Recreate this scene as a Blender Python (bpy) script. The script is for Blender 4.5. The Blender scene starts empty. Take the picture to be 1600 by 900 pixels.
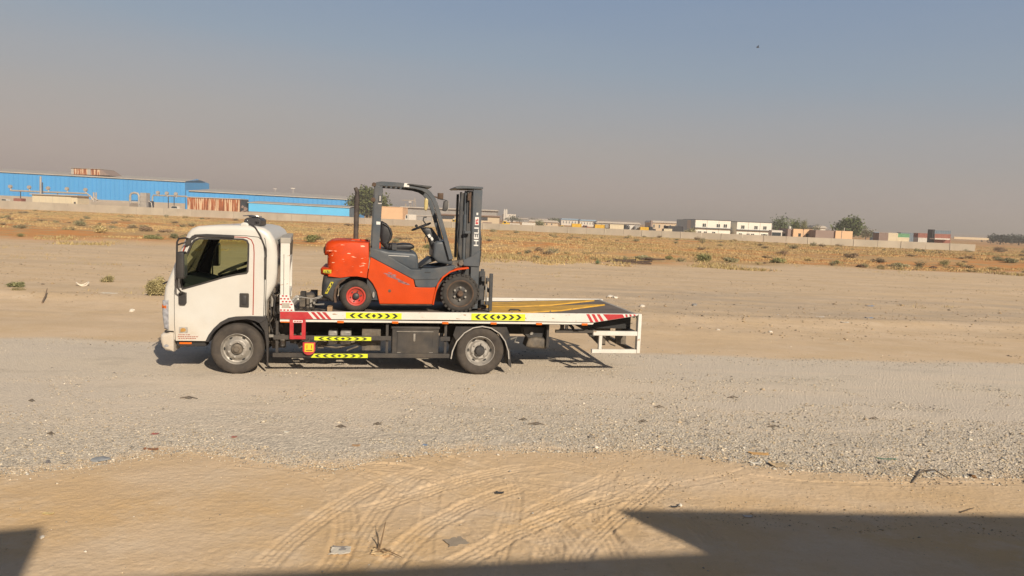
import bpy, bmesh, math, random
import numpy as np
from mathutils import Vector, Matrix

random.seed(7)
R = math.radians
scene = bpy.context.scene

# ------------------------------------------------------------------ camera
FPX, PITCH, ROLL, CH = 1157.7, .0935, .0393, 2.5856
cam_d = bpy.data.cameras.new('camera'); cam = bpy.data.objects.new('camera', cam_d)
scene.collection.objects.link(cam); scene.camera = cam
cam_d.sensor_width = 36; cam_d.lens = FPX/1600*36
cam_d.clip_start = .05; cam_d.clip_end = 20000
_r = Vector((1, 0, 0)); _u = Vector((0, math.sin(PITCH), math.cos(PITCH))); _f = Vector((0, math.cos(PITCH), -math.sin(PITCH)))
_cr = math.cos(ROLL)*_r + math.sin(ROLL)*_u; _cu = -math.sin(ROLL)*_r + math.cos(ROLL)*_u
m = Matrix.Identity(4)
for i in range(3):
    m[i][0] = _cr[i]; m[i][1] = _cu[i]; m[i][2] = -_f[i]
m[2][3] = CH
cam.matrix_world = m

# ------------------------------------------------------------------ sun, sky, exposure
TO_SUN = Vector((.88, -1.55, 1)).normalized()
SUN_EL = math.asin(TO_SUN.z); SUN_ROT = math.atan2(TO_SUN.x, TO_SUN.y)
sd = bpy.data.lights.new('sun', 'SUN'); sun = bpy.data.objects.new('sun', sd); scene.collection.objects.link(sun)
sd.energy = 4.9; sd.angle = R(.6); sd.color = (1, .88, .72)
sun.rotation_euler = TO_SUN.to_track_quat('Z', 'Y').to_euler()
world = bpy.data.worlds.new('World'); scene.world = world; world.use_nodes = True
nt = world.node_tree; nt.nodes.clear()
out = nt.nodes.new('ShaderNodeOutputWorld'); bg = nt.nodes.new('ShaderNodeBackground')
sky = nt.nodes.new('ShaderNodeTexSky'); sky.sky_type = 'NISHITA'; sky.sun_disc = False
sky.sun_elevation = SUN_EL; sky.sun_rotation = SUN_ROT; sky.dust_density = 6; sky.air_density = 1.2; sky.ozone_density = 1.5
bg.inputs['Strength'].default_value = .075
# dusty lower air: the sky colour is mixed towards a flat dust tone near the horizon
tc = nt.nodes.new('ShaderNodeTexCoord'); sep = nt.nodes.new('ShaderNodeSeparateXYZ')
nt.links.new(tc.outputs['Generated'], sep.inputs[0])
ramp = nt.nodes.new('ShaderNodeValToRGB'); e = ramp.color_ramp.elements
e[0].position = 0; e[0].color = (6.7, 5.4, 4.85, 1)
e[1].position = 1; e[1].color = (.55, .9, 1.7, 1)
def _el(p, c):
    q = e.new(p); q.color = (*c, 1)
_el(.03, (6.5, 5.4, 4.85)); _el(.10, (5.4, 5.05, 4.9)); _el(.20, (3.7, 4.5, 5.5)); _el(.30, (2.7, 3.75, 5.5)); _el(.42, (1.5, 2.2, 3.4)); _el(.6, (.8, 1.25, 2.2))
# dust sits a little higher towards the west (left)
ma = nt.nodes.new('ShaderNodeMath'); ma.operation = 'MULTIPLY_ADD'; ma.inputs[1].default_value = .055; ma.inputs[2].default_value = 0
nt.links.new(sep.outputs[0], ma.inputs[0])
mz = nt.nodes.new('ShaderNodeMath'); mz.operation = 'ADD'
nt.links.new(sep.outputs[2], mz.inputs[0]); nt.links.new(ma.outputs[0], mz.inputs[1])
mpn = nt.nodes.new('ShaderNodeMapping'); mpn.inputs['Scale'].default_value = (1.2, 1.2, 7); nt.links.new(tc.outputs['Generated'], mpn.inputs[0])
nzs = nt.nodes.new('ShaderNodeTexNoise'); nzs.inputs['Scale'].default_value = 1.6; nzs.inputs['Detail'].default_value = 3; nt.links.new(mpn.outputs[0], nzs.inputs[0])
mb_ = nt.nodes.new('ShaderNodeMath'); mb_.operation = 'MULTIPLY_ADD'; mb_.inputs[1].default_value = .05; nt.links.new(nzs.outputs[0], mb_.inputs[0]); nt.links.new(mz.outputs[0], mb_.inputs[2])
mc_ = nt.nodes.new('ShaderNodeMath'); mc_.operation = 'SUBTRACT'; mc_.inputs[1].default_value = .025; nt.links.new(mb_.outputs[0], mc_.inputs[0]); nt.links.new(mc_.outputs[0], ramp.inputs[0])
mix = nt.nodes.new('ShaderNodeMix'); mix.data_type = 'RGBA'; mix.inputs[0].default_value = .8
nt.links.new(sky.outputs[0], mix.inputs[6]); nt.links.new(ramp.outputs[0], mix.inputs[7])
nt.links.new(mix.outputs[2], bg.inputs[0]); nt.links.new(bg.outputs[0], out.inputs[0])
vs = scene.view_settings
vs.view_transform = 'Standard'; vs.look = 'None'; vs.gamma = 1; vs.use_curve_mapping = False
vs.exposure = 0.22
scene.cycles.max_bounces = 8; scene.cycles.volume_bounces = 0; scene.cycles.transparent_max_bounces = 12

# ------------------------------------------------------------------ projection helpers (photo pixels 1600x900 -> world)
def ray(px, py):
    U = (px-800)/FPX; V = (py-450)/FPX
    return _cr*U - _cu*V + _f
def ground(px, py, z=0):
    d = ray(px, py); t = (z-CH)/d.z
    return Vector((t*d.x, t*d.y, z))
def at(px, py, D):
    d = ray(px, py); t = D/d.y
    return Vector((t*d.x, D, CH+t*d.z))

# ------------------------------------------------------------------ materials
_mats = {}
def hx(h):
    return tuple(((int(h[i:i+2], 16)/255+.055)/1.055)**2.4 for i in (0, 2, 4))
def mat(name, col, rough=.5, metal=0, var=.12, scale=6, bump=0, bscale=40, dust=0, dustcol=(.45, .34, .22), spots=None, coat=0, trans=0, emit=None, attr=None, stretch=None, spec=.5, low=0):
    if name in _mats: return _mats[name]
    M = bpy.data.materials.new(name); M.use_nodes = True; n = M.node_tree; N = n.nodes; L = n.links
    b = N['Principled BSDF']; b.inputs['Roughness'].default_value = rough; b.inputs['Metallic'].default_value = metal
    b.inputs['Coat Weight'].default_value = coat; b.inputs['Transmission Weight'].default_value = trans
    b.inputs['Specular IOR Level'].default_value = spec
    tc = N.new('ShaderNodeTexCoord'); vec = tc.outputs['Object']
    if stretch:
        mp = N.new('ShaderNodeMapping'); mp.inputs['Scale'].default_value = stretch; L.new(vec, mp.inputs[0]); vec = mp.outputs[0]
    nz = N.new('ShaderNodeTexNoise'); nz.inputs['Scale'].default_value = scale; nz.inputs['Detail'].default_value = 6; L.new(vec, nz.inputs[0])
    hv = N.new('ShaderNodeMapRange'); hv.inputs[1].default_value = .3; hv.inputs[2].default_value = .7
    hv.inputs[3].default_value = 1-var; hv.inputs[4].default_value = 1+var; L.new(nz.outputs[0], hv.inputs[0])
    mx = N.new('ShaderNodeVectorMath'); mx.operation = 'SCALE'
    if attr:
        at_ = N.new('ShaderNodeAttribute'); at_.attribute_name = attr; L.new(at_.outputs['Color'], mx.inputs[0])
    else:
        mx.inputs[0].default_value = col[:3]
    L.new(hv.outputs[0], mx.inputs['Scale']); cur = mx.outputs[0]
    if spots:   # (colour, threshold, scale, stretch)
        sc, th, ss, st = spots
        mp2 = N.new('ShaderNodeMapping'); mp2.inputs['Scale'].default_value = st; L.new(tc.outputs['Object'], mp2.inputs[0])
        n2 = N.new('ShaderNodeTexNoise'); n2.inputs['Scale'].default_value = ss; n2.inputs['Detail'].default_value = 5; L.new(mp2.outputs[0], n2.inputs[0])
        r2 = N.new('ShaderNodeMapRange'); r2.inputs[1].default_value = th; r2.inputs[2].default_value = th+.03; L.new(n2.outputs[0], r2.inputs[0])
        m2 = N.new('ShaderNodeMix'); m2.data_type = 'RGBA'; L.new(r2.outputs[0], m2.inputs[0]); L.new(cur, m2.inputs[6]); m2.inputs[7].default_value = (*sc, 1); cur = m2.outputs[2]
    if dust:
        n3 = N.new('ShaderNodeTexNoise'); n3.inputs['Scale'].default_value = scale*.6; n3.inputs['Detail'].default_value = 8; n3.inputs['Roughness'].default_value = .7; L.new(vec, n3.inputs[0])
        r3 = N.new('ShaderNodeMapRange'); r3.inputs[1].default_value = .35; r3.inputs[2].default_value = .75; r3.inputs[4].default_value = dust; L.new(n3.outputs[0], r3.inputs[0])
        if low:     # road dust thrown up on the lower panels
            sz_ = N.new('ShaderNodeSeparateXYZ'); L.new(tc.outputs['Object'], sz_.inputs[0]); rl_ = N.new('ShaderNodeMapRange'); rl_.inputs[1].default_value = .95; rl_.inputs[2].default_value = .40; rl_.inputs[3].default_value = 1; rl_.inputs[4].default_value = 1+low*8; L.new(sz_.outputs[2], rl_.inputs[0])
            ml_ = N.new('ShaderNodeMath'); ml_.operation = 'MULTIPLY'; ml_.use_clamp = True; L.new(r3.outputs[0], ml_.inputs[0]); L.new(rl_.outputs[0], ml_.inputs[1]); r3 = ml_
        m3 = N.new('ShaderNodeMix'); m3.data_type = 'RGBA'; L.new(r3.outputs[0], m3.inputs[0]); L.new(cur, m3.inputs[6]); m3.inputs[7].default_value = (*dustcol, 1); cur = m3.outputs[2]
        r4 = N.new('ShaderNodeMapRange'); r4.inputs[3].default_value = rough; r4.inputs[4].default_value = .9; L.new(r3.outputs[0], r4.inputs[0]); L.new(r4.outputs[0], b.inputs['Roughness'])
    L.new(cur, b.inputs['Base Color'])
    if emit: b.inputs['Emission Color'].default_value = (*emit[0], 1); b.inputs['Emission Strength'].default_value = emit[1]
    if bump:
        nb = N.new('ShaderNodeTexNoise'); nb.inputs['Scale'].default_value = bscale; nb.inputs['Detail'].default_value = 4; L.new(vec, nb.inputs[0])
        bp = N.new('ShaderNodeBump'); bp.inputs['Strength'].default_value = bump; bp.inputs['Distance'].default_value = .01; L.new(nb.outputs[0], bp.inputs['Height']); L.new(bp.outputs[0], b.inputs['Normal'])
    _mats[name] = M; return M
def glass_mat(name, tint, refl=1.0, rough=.03):
    M = bpy.data.materials.new(name); M.use_nodes = True; n = M.node_tree; N = n.nodes; L = n.links
    N.remove(N['Principled BSDF']); o = N['Material Output']
    t = N.new('ShaderNodeBsdfTransparent'); t.inputs[0].default_value = (*tint, 1)
    g = N.new('ShaderNodeBsdfGlossy'); g.inputs['Roughness'].default_value = rough
    fr = N.new('ShaderNodeFresnel'); fr.inputs[0].default_value = 1.4
    ml = N.new('ShaderNodeMath'); ml.operation = 'MULTIPLY'; ml.inputs[1].default_value = refl; L.new(fr.outputs[0], ml.inputs[0])
    mx = N.new('ShaderNodeMixShader'); L.new(ml.outputs[0], mx.inputs[0]); L.new(t.outputs[0], mx.inputs[1]); L.new(g.outputs[0], mx.inputs[2]); L.new(mx.outputs[0], o.inputs[0])
    _mats[name] = M; return M

# ------------------------------------------------------------------ mesh builder
def poly_in(pts, r, w=None):
    """vertex-normal inset of a closed polygon in its own plane"""
    n = len(pts); a = sum(pts[i][0]*pts[(i+1) % n][1]-pts[(i+1) % n][0]*pts[i][1] for i in range(n))
    s = 1 if a > 0 else -1; res = []
    for i in range(n):
        p0 = Vector(pts[i-1]); p = Vector(pts[i]); p1 = Vector(pts[(i+1) % n])
        d0 = (p-p0).normalized(); d1 = (p1-p).normalized()
        n0 = Vector((-d0.y, d0.x))*s; n1 = Vector((-d1.y, d1.x))*s
        nn = (n0+n1); nn = nn.normalized() if nn.length > 1e-6 else n0
        k = 1/max(.5, nn.dot(n0))
        q = p+nn*r*k*(1 if w is None else w[i]); res.append((q.x, q.y))
    return res
class MB:
    def __init__(s): s.v = []; s.f = []; s.sm = []; s.cols = None
    def add(s, vs, fs, smooth=False):
        b = len(s.v); s.v += [tuple(p) for p in vs]; s.f += [[b+i for i in f] for f in fs]; s.sm += [smooth]*len(fs); return s
    def box(s, x0, x1, y0, y1, z0, z1):
        v = [(x, y, z) for x in (x0, x1) for y in (y0, y1) for z in (z0, z1)]
        return s.add(v, [(0, 1, 3, 2), (4, 6, 7, 5), (0, 4, 5, 1), (2, 3, 7, 6), (0, 2, 6, 4), (1, 5, 7, 3)])
    def obox(s, c, size, rot):
        M = Matrix.Translation(c) @ rot.to_4x4(); a, b, d = [q/2 for q in size]
        v = [M @ Vector((x, y, z)) for x in (-a, a) for y in (-b, b) for z in (-d, d)]
        return s.add(v, [(0, 1, 3, 2), (4, 6, 7, 5), (0, 4, 5, 1), (2, 3, 7, 6), (0, 2, 6, 4), (1, 5, 7, 3)])
    def prism(s, pts, y0, y1, skew=0):
        n = len(pts); v = [(x+skew*y0, y0, z) for x, z in pts]+[(x+skew*y1, y1, z) for x, z in pts]
        return s.add(v, [list(range(n))[::-1], list(range(n, 2*n))]+[(i, (i+1) % n, n+(i+1) % n, n+i) for i in range(n)])
    def prismz(s, pts, z0, z1):
        n = len(pts); v = [(x, y, z0) for x, y in pts]+[(x, y, z1) for x, y in pts]
        return s.add(v, [list(range(n))[::-1], list(range(n, 2*n))]+[(i, (i+1) % n, n+(i+1) % n, n+i) for i in range(n)])
    def rprism(s, pts, y0, y1, r, w=None, nseg=4, hole=None, skip=(), extra=0, smooth=True):
        """prism along Y with rounded long edges; hole cut in both caps; skip = outline edges left open in the middle"""
        n = len(pts); rings = []
        for i in range(nseg+1):
            a = i/nseg*math.pi/2; rings.append((r*(1-math.sin(a)), y0+r*(1-math.cos(a))))
        if extra: rings.append((0, y0+extra))
        rings += [(q, y1-(y-y0)) for q, y in rings[::-1]]
        vs = []
        for q, y in rings:
            vs += [(x, y, z) for x, z in (poly_in(pts, q, w) if q > 1e-6 else pts)]
        fs = []; mid = len(rings)//2-1
        for k in range(len(rings)-1):
            for i in range(n):
                if k == mid and i in skip: continue
                j = (i+1) % n; fs.append((k*n+i, k*n+j, (k+1)*n+j, (k+1)*n+i))
        s.add(vs, fs, smooth)
        inner = poly_in(pts, r, w)
        for y in (y0, y1): s.plate(inner, y, hole)
        return s
    def plate(s, pts, y, hole=None):
        """flat polygon in XZ at y, with optional holes"""
        bm = bmesh.new(); ed = []
        for loop in [pts]+([hole] if hole else []):
            vv = [bm.verts.new((x, y, z)) for x, z in loop]
            for i in range(len(vv)): ed.append(bm.edges.new((vv[i], vv[(i+1) % len(vv)])))
        bmesh.ops.triangle_fill(bm, use_beauty=True, use_dissolve=False, edges=ed)
        bm.verts.index_update()
        s.add([v.co[:] for v in bm.verts], [[v.index for v in f.verts] for f in bm.faces]); bm.free(); return s
    def tube(s, path, r, n=8, close=False, cap=True):
        path = [Vector(p) for p in path]; rr = r if isinstance(r, (list, tuple)) else [r]*len(path); vs = []
        up = Vector((0, 0, 1)); m_ = len(path)
        for i, p in enumerate(path):
            if close: d = (path[(i+1) % m_]-path[i-1]).normalized()
            else: d = ((path[min(i+1, m_-1)]-path[max(i-1, 0)])).normalized()
            if i == 0: a = d.cross(up if abs(d.z) < .9 else Vector((1, 0, 0))).normalized()
            else: a = (a-d*a.dot(d)).normalized()
            b = d.cross(a)
            vs += [p+(a*math.cos(2*math.pi*k/n)+b*math.sin(2*math.pi*k/n))*rr[i] for k in range(n)]
        fs = []
        for i in range(m_ if close else m_-1):
            j = (i+1) % m_
            fs += [(i*n+k, i*n+(k+1) % n, j*n+(k+1) % n, j*n+k) for k in range(n)]
        s.add(vs, fs, True)
        if cap and not close: s.add(vs[:n], [list(range(n))[::-1]]); s.add(vs[-n:], [list(range(n))])
        return s
    def bar(s, path, w, h, y0, y1=None):
        """rectangular bar following an XZ path, width w in plane, spanning y0..y1"""
        L = []; Rr = []; n = len(path)
        for i in range(n):
            a = Vector(path[max(i-1, 0)]); b = Vector(path[min(i+1, n-1)]); d = (b-a).normalized(); q = Vector((-d.y, d.x))*w/2
            p = Vector(path[i]); L.append((p+q)[:]); Rr.append((p-q)[:])
        v = []; 
        for i in range(n): v += [(L[i][0], y0, L[i][1]), (Rr[i][0], y0, Rr[i][1]), (Rr[i][0], y1, Rr[i][1]), (L[i][0], y1, L[i][1])]
        f = []
        for i in range(n-1):
            for k in range(4): f.append((i*4+k, i*4+(k+1) % 4, (i+1)*4+(k+1) % 4, (i+1)*4+k))
        f += [(0, 1, 2, 3), (n*4-1, n*4-2, n*4-3, n*4-4)]
        return s.add(v, f)
    def lathe(s, prof, c, n=48, axis='y', flip=1, smooth=True, cap=False):
        """prof = (along, radius) ; along axis from c"""
        vs = []; cx, cy, cz = c
        for a, r in prof:
            for k in range(n):
                t = 2*math.pi*k/n; p, q = r*math.cos(t), r*math.sin(t)
                vs.append((cx+p, cy+a*flip, cz+q) if axis == 'y' else ((cx+p, cy+q, cz+a*flip) if axis == 'z' else (cx+a*flip, cy+p, cz+q)))
        fs = [(i*n+k, i*n+(k+1) % n, (i+1)*n+(k+1) % n, (i+1)*n+k) for i in range(len(prof)-1) for k in range(n)]
        s.add(vs, fs, smooth)
        if cap: s.add(vs[:n], [list(range(n))]); s.add(vs[-n:], [list(range(n))[::-1]])
        return s
    def cyl(s, c, r, a0, a1, axis='y', n=20): return s.lathe([(a0, r), (a1, r)], c, n, axis, cap=True)
    def islands(s, mode, ymid):
        n = len(s.v); par = list(range(n))
        key = {}
        for i, p in enumerate(s.v):
            k = (round(p[0], 5), round(p[1], 5), round(p[2], 5))
            par[i] = key.setdefault(k, i)
        def find(a):
            while par[a] != a: par[a] = par[par[a]]; a = par[a]
            return a
        for f in s.f:
            r = find(f[0])
            for q in f[1:]:
                t = find(q)
                if t != r: par[t] = r
        groups = {}
        for fi, f in enumerate(s.f): groups.setdefault(find(f[0]), []).append(fi)
        if mode == 'y':
            near, far = [], []
            for g in groups.values():
                ys = [s.v[i][1] for fi in g for i in s.f[fi]]
                if max(ys) < ymid: near += g
                elif min(ys) > ymid: far += g
                else: return [s]
            if not near or not far: return [s]
            sets = [near, far]
        else: sets = list(groups.values())
        res = []
        for g in sets:
            m_ = MB(); mp = {}
            for fi in g:
                nf = []
                for i in s.f[fi]:
                    if i not in mp: mp[i] = len(m_.v); m_.v.append(s.v[i])
                    nf.append(mp[i])
                m_.f.append(nf); m_.sm.append(s.sm[fi])
            res.append(m_)
        return res
    def build(s, name, material, parent=None, origin=(0, 0, 0), bevel=0, seg=2, sharp=30, fix=True):
        me = bpy.data.meshes.new(name); o = Vector(origin)
        me.from_pydata([(x-o.x, y-o.y, z-o.z) for x, y, z in s.v], [], s.f)
        me.polygons.foreach_set('use_smooth', s.sm)
        if fix:
            bm = bmesh.new(); bm.from_mesh(me); bmesh.ops.remove_doubles(bm, verts=bm.verts, dist=1e-5)
            bmesh.ops.recalc_face_normals(bm, faces=bm.faces); bm.to_mesh(me); bm.free()
            me.set_sharp_from_angle(angle=R(sharp))
        if isinstance(material, str): material = _mats[material]
        me.materials.append(material)
        ob = bpy.data.objects.new(name, me); scene.collection.objects.link(ob)
        if parent is not None: ob.parent = parent
        if bevel:
            bv = ob.modifiers.new('bevel', 'BEVEL'); bv.width = bevel; bv.segments = seg; bv.limit_method = 'ANGLE'; bv.angle_limit = R(35)
            bv.harden_normals = False
        return ob
def tag(o, label, cat=None, group=None, kind=None):
    if label: o['label'] = label
    if cat: o['category'] = cat
    if group: o['group'] = group
    if kind: o['kind'] = kind
    return o
SPLIT_ALL = {'lug_nut', 'guard_slat', 'air_tank', 'marker_lamp', 'side_guard', 'wiper', 'guard_upright', 'bed_crossmember', 'red_marking', 'hole_shade', 'seat_back'}
KEEP = {'engine', 'cable', 'hook', 'net_dots', 'door_lettering', 'chevron_print', 'label_print', 'winch', 'chain'}
class Thing:
    """an Empty at a thing's base; parts are authored in frame coordinates and stored relative to it"""
    def __init__(s, name, label, cat, origin, frame=None, group=None):
        s.o = Vector(origin); s.e = bpy.data.objects.new(name, None); s.e.empty_display_size = .3; scene.collection.objects.link(s.e)
        F = frame if frame is not None else Matrix.Identity(4)
        s.e.matrix_world = F @ Matrix.Translation(s.o); tag(s.e, label, cat, group)
    def part(s, mb, name, material, parent=None, bevel=0, label=None, split=None, **k):
        if split == 'done':
            ob = mb.build(name, material, parent if parent is not None else s.e, s.o, bevel, **k)
            if label: ob['label'] = label
            return ob
        if name in SPLIT_ALL: split = 'all'
        if split != 'all' and name in KEEP: split = None
        elif split is None: split = 'y'
        if split:
            gs = mb.islands(split, 1.15)
            if len(gs) > 1:
                obs = [s.part(g, name, material, parent, bevel, label, split='done', **k) for g in gs]
                return obs[0]
        ob = mb.build(name, material, parent if parent is not None else s.e, s.o, bevel, **k)
        if label: ob['label'] = label
        return ob
    def text(s, txt, name, material, loc, h, length, parent, rot=(R(90), 0, 0)):
        cu = bpy.data.curves.new('t', 'FONT'); cu.body = txt; cu.extrude = .002; cu.offset = .012; cu.size = 1
        t = bpy.data.objects.new('t', cu); scene.collection.objects.link(t)
        dg = bpy.context.evaluated_depsgraph_get(); me = bpy.data.meshes.new_from_object(t.evaluated_get(dg))
        bpy.data.objects.remove(t); bpy.data.curves.remove(cu)
        xs = [v.co.x for v in me.vertices]; ys = [v.co.y for v in me.vertices]
        for v in me.vertices:
            v.co.x = (v.co.x-min(xs))/(max(xs)-min(xs))*length; v.co.y = (v.co.y-min(ys))/(max(ys)-min(ys))*h
        from mathutils import Euler
        Mx = Matrix.Translation(Vector(loc)-s.o) @ Euler(rot).to_matrix().to_4x4(); me.transform(Mx)
        me.materials.clear(); me.materials.append(_mats[material]); me.name = name
        ob = bpy.data.objects.new(name, me); scene.collection.objects.link(ob); ob.parent = parent; return ob
def single(mb, name, material, label, cat, origin=(0, 0, 0), group=None, kind=None, **k):
    ob = mb.build(name, material, None, origin, **k); ob.location = origin; return tag(ob, label, cat, group, kind)

# ------------------------------------------------------------------ materials used
mat('cab_white', (.565, .55, .51), .30, var=.04, scale=3, coat=.3, dust=.20, low=.45)
mat('rail_white', (.62, .60, .55), .5, var=.06, scale=5, dust=.28, spots=((.34, .25, .17), .66, 9, (1, 1, 3)))
mat('cap_grey', (.34, .32, .28), .6, var=.1, dust=.3)
mat('black_plastic', (.018, .018, .02), .5, var=.2, dust=.10)
mat('dark_trim', (.025, .025, .028), .45, dust=.06)
mat('interior_grey', (.018, .021, .022), .8, var=.2)
mat('frame_black', (.02, .02, .022), .6, var=.3, scale=4, dust=.16)
mat('chassis_dark', (.015, .015, .017), .75, var=.3, scale=4, dust=.12)
mat('engine_grime', (.06, .055, .05), .7, var=.5, scale=12, dust=.35)
mat('metal_grey', (.30, .29, .27), .45, metal=.4, var=.3, scale=10, dust=.3)
mat('red_paint', (.42, .014, .025), .4, var=.10, scale=8, dust=.16)
mat('hi_yellow', (.62, .68, .012), .45, var=.06, scale=8, dust=.12)
mat('ink_black', (.012, .012, .012), .6)
mat('amber', (.62, .13, .01), .3); mat('dull_amber', (.40, .22, .06), .35); mat('old_yellow', (.44, .38, .02), .6, var=.3, scale=40)
mat('red_line', (.30, .035, .015), .5)
mat('rubber', (.038, .032, .028), .85, var=.3, scale=9, bump=.3, bscale=60, dust=.34, dustcol=(.16, .125, .09))
mat('rubber_black', (.028, .026, .025), .85, var=.3, scale=9, bump=.3, bscale=60, dust=.30, dustcol=(.15, .12, .09))
mat('rim_silver', (.30, .28, .25), .45, metal=.4, var=.3, scale=12, dust=.35, dustcol=(.17, .13, .09))
mat('rim_light', (.38, .36, .33), .45, metal=.2, var=.25, scale=12, dust=.35, dustcol=(.26, .2, .14))
mat('deck_steel', (.11, .09, .075), .65, var=.45, scale=3, dust=.5, dustcol=(.23, .18, .13), stretch=(.6, 2.5, 1))
mat('ramp_yellow', (.56, .31, .025), .6, var=.22, scale=5, dust=.25, spots=((.10, .08, .06), .66, 14, (.5, 2.5, 1)))
mat('wood', (.30, .19, .10), .8, var=.3, scale=8)
mat('forklift_orange', (.53, .050, .0), .45, var=.08, scale=4, dust=.03, spec=.3)
mat('weight_orange', (.51, .043, .0), .5, var=.16, scale=5, spec=.3, spots=((.70, .42, .28), .645, 13, (.45, 1, 2.2)), dust=.03)
mat('fork_grey', (.042, .056, .072), .45, var=.12, scale=5, dust=.14)
mat('fork_dark', (.022, .028, .036), .5, var=.2, dust=.15)
mat('seat_vinyl', (.018, .017, .019), .5, var=.2, bump=.2, bscale=20)
mat('rust_brown', (.09, .055, .035), .8, var=.4, scale=14)
mat('wheel_red', (.52, .03, .02), .5, var=.2, dust=.22)
mat('chrome', (.5, .5, .5), .2, metal=1)
mat('mirror_face', (.35, .40, .36), .12, metal=.8)
mat('lens_clear', (.30, .30, .32), .12, var=.3, scale=20)
mat('blinker_lens', (.50, .40, .18), .3); mat('decal_blue', (.24, .115, .12), .6, var=.4, scale=30)
mat('decal_white', (.66, .64, .60), .5, var=.1)
mat('plate_yellow', (.80, .50, .02), .5)
glass_mat('cab_glass', (.68, .74, .60), .8)
glass_mat('clear_glass', (.75, .8, .75), 1)
# ================================================================== FLATBED TRUCK (authored in its own frame: X to the rear, Y away, Z up)
YAW = .1831
TF = Matrix.Translation((-4.22, 11.267, 0)) @ Matrix.Rotation(YAW, 4, 'Z')
def ell(cx, cz, rx, rz, n=20, a0=0, a1=2*math.pi):
    return [(cx+rx*math.cos(a0+(a1-a0)*i/n), cz+rz*math.sin(a0+(a1-a0)*i/n)) for i in range(n)]
T = Thing('flatbed_truck', 'white flatbed recovery truck on the gravel road carrying an orange forklift', 'truck', (2.6, 1.15, 0), TF)
P = T.part
YN, YF_ = .15, 2.15
CO = [(-.92, .51), (-1.0, .56), (-1.055, .66), (-1.085, .90), (-1.085, 1.15), (-1.065, 1.34), (-1.02, 1.46), (-.985, 1.55), (-.935, 1.68), (-.885, 1.80), (-.83, 1.94), (-.78, 2.07), (-.74, 2.17), (-.68, 2.245), (-.58, 2.285),
      (-.3, 2.31), (0, 2.32), (.25, 2.315), (.38, 2.29), (.47, 2.23), (.535, 2.12), (.57, 2.0), (.585, 1.85), (.585, 1.6), (.56, 1.42), (.50, 1.28), (.43, 1.15), (.42, .905), (.20, .905), (-.02, .895), (-.13, .872), (-.24, .81), (-.34, .71), (-.41, .61), (-.46, .51)]
CW = [.3, .6, 1, 1, 1, 1, 1, 1, 1, 1, 1, 1, 1, 1, 1, 1, 1, 1, 1.3, 1.6, 1.8, 1.8, 1.8, 1.8, 1.6, 1.2, .8, .3, 0, 0, 0, 0, 0, 0, 0]
WIN = [(-.80, 1.315), (-.825, 1.42), (-.80, 1.62), (-.745, 1.83), (-.675, 2.0), (-.63, 2.065), (-.56, 2.095), (-.2, 2.105), (.08, 2.105), (.135, 2.085), (.16, 2.03), (.158, 1.85), (.15, 1.61), (.13, 1.58), (.0, 1.56), (-.2, 1.51), (-.5, 1.41)]
mb = MB().rprism(CO, YN, YF_, .075, CW, 5, hole=WIN, skip=(6, 7, 8, 9, 10, 11), extra=.15)
cab = P(mb, 'cab', 'cab_white', sharp=28)
LI = [(-.90, .55), (-1.0, .7), (-1.035, 1.0), (-1.03, 1.25), (-1.0, 1.42), (-.93, 1.60), (-.82, 1.87), (-.72, 2.12), (-.62, 2.22), (-.3, 2.25), (.25, 2.25), (.42, 2.15), (.50, 1.9), (.50, 1.5), (.38, 1.1), (.38, .95), (.0, .94), (-.2, .9), (-.5, .6)]
mb = MB().rprism(LI, YN+.03, YF_-.03, .05, None, 2, hole=WIN, skip=(4, 5, 6), extra=.13)
P(mb, 'cab_lining', 'interior_grey')
# windscreen
ws = [(CO[i][0]+.012, CO[i][1]) for i in range(6, 13)]
mb = MB()
for i in range(len(ws)-1):
    (xa, za), (xb, zb) = ws[i], ws[i+1]
    mb.add([(xa, YN+.13, za), (xa, YF_-.13, za), (xb, YF_-.13, zb), (xb, YN+.13, zb)], [(0, 1, 2, 3)], True)
P(mb, 'windscreen', 'cab_glass')
mb = MB().bar([(CO[i][0]-.006, CO[i][1]) for i in range(6, 13)], .012, 0, YN+.14, YN+.19).bar([(CO[i][0]-.006, CO[i][1]) for i in range(6, 13)], .012, 0, YF_-.19, YF_-.14)
P(mb, 'windscreen_seal', 'black_plastic')
mb = MB().tube([(-1.10, .5, 1.40), (-1.07, .9, 1.49), (-1.0, 1.1, 1.68)], .009, 5).tube([(-1.10, 1.3, 1.40), (-1.07, 1.7, 1.49), (-1.0, 1.9, 1.68)], .009, 5).tube([(-1.10, .22, 1.38), (-1.105, .7, 1.40), (-1.10, 2.0, 1.38)], .013, 5)
P(mb, 'wiper', 'black_plastic')
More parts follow.
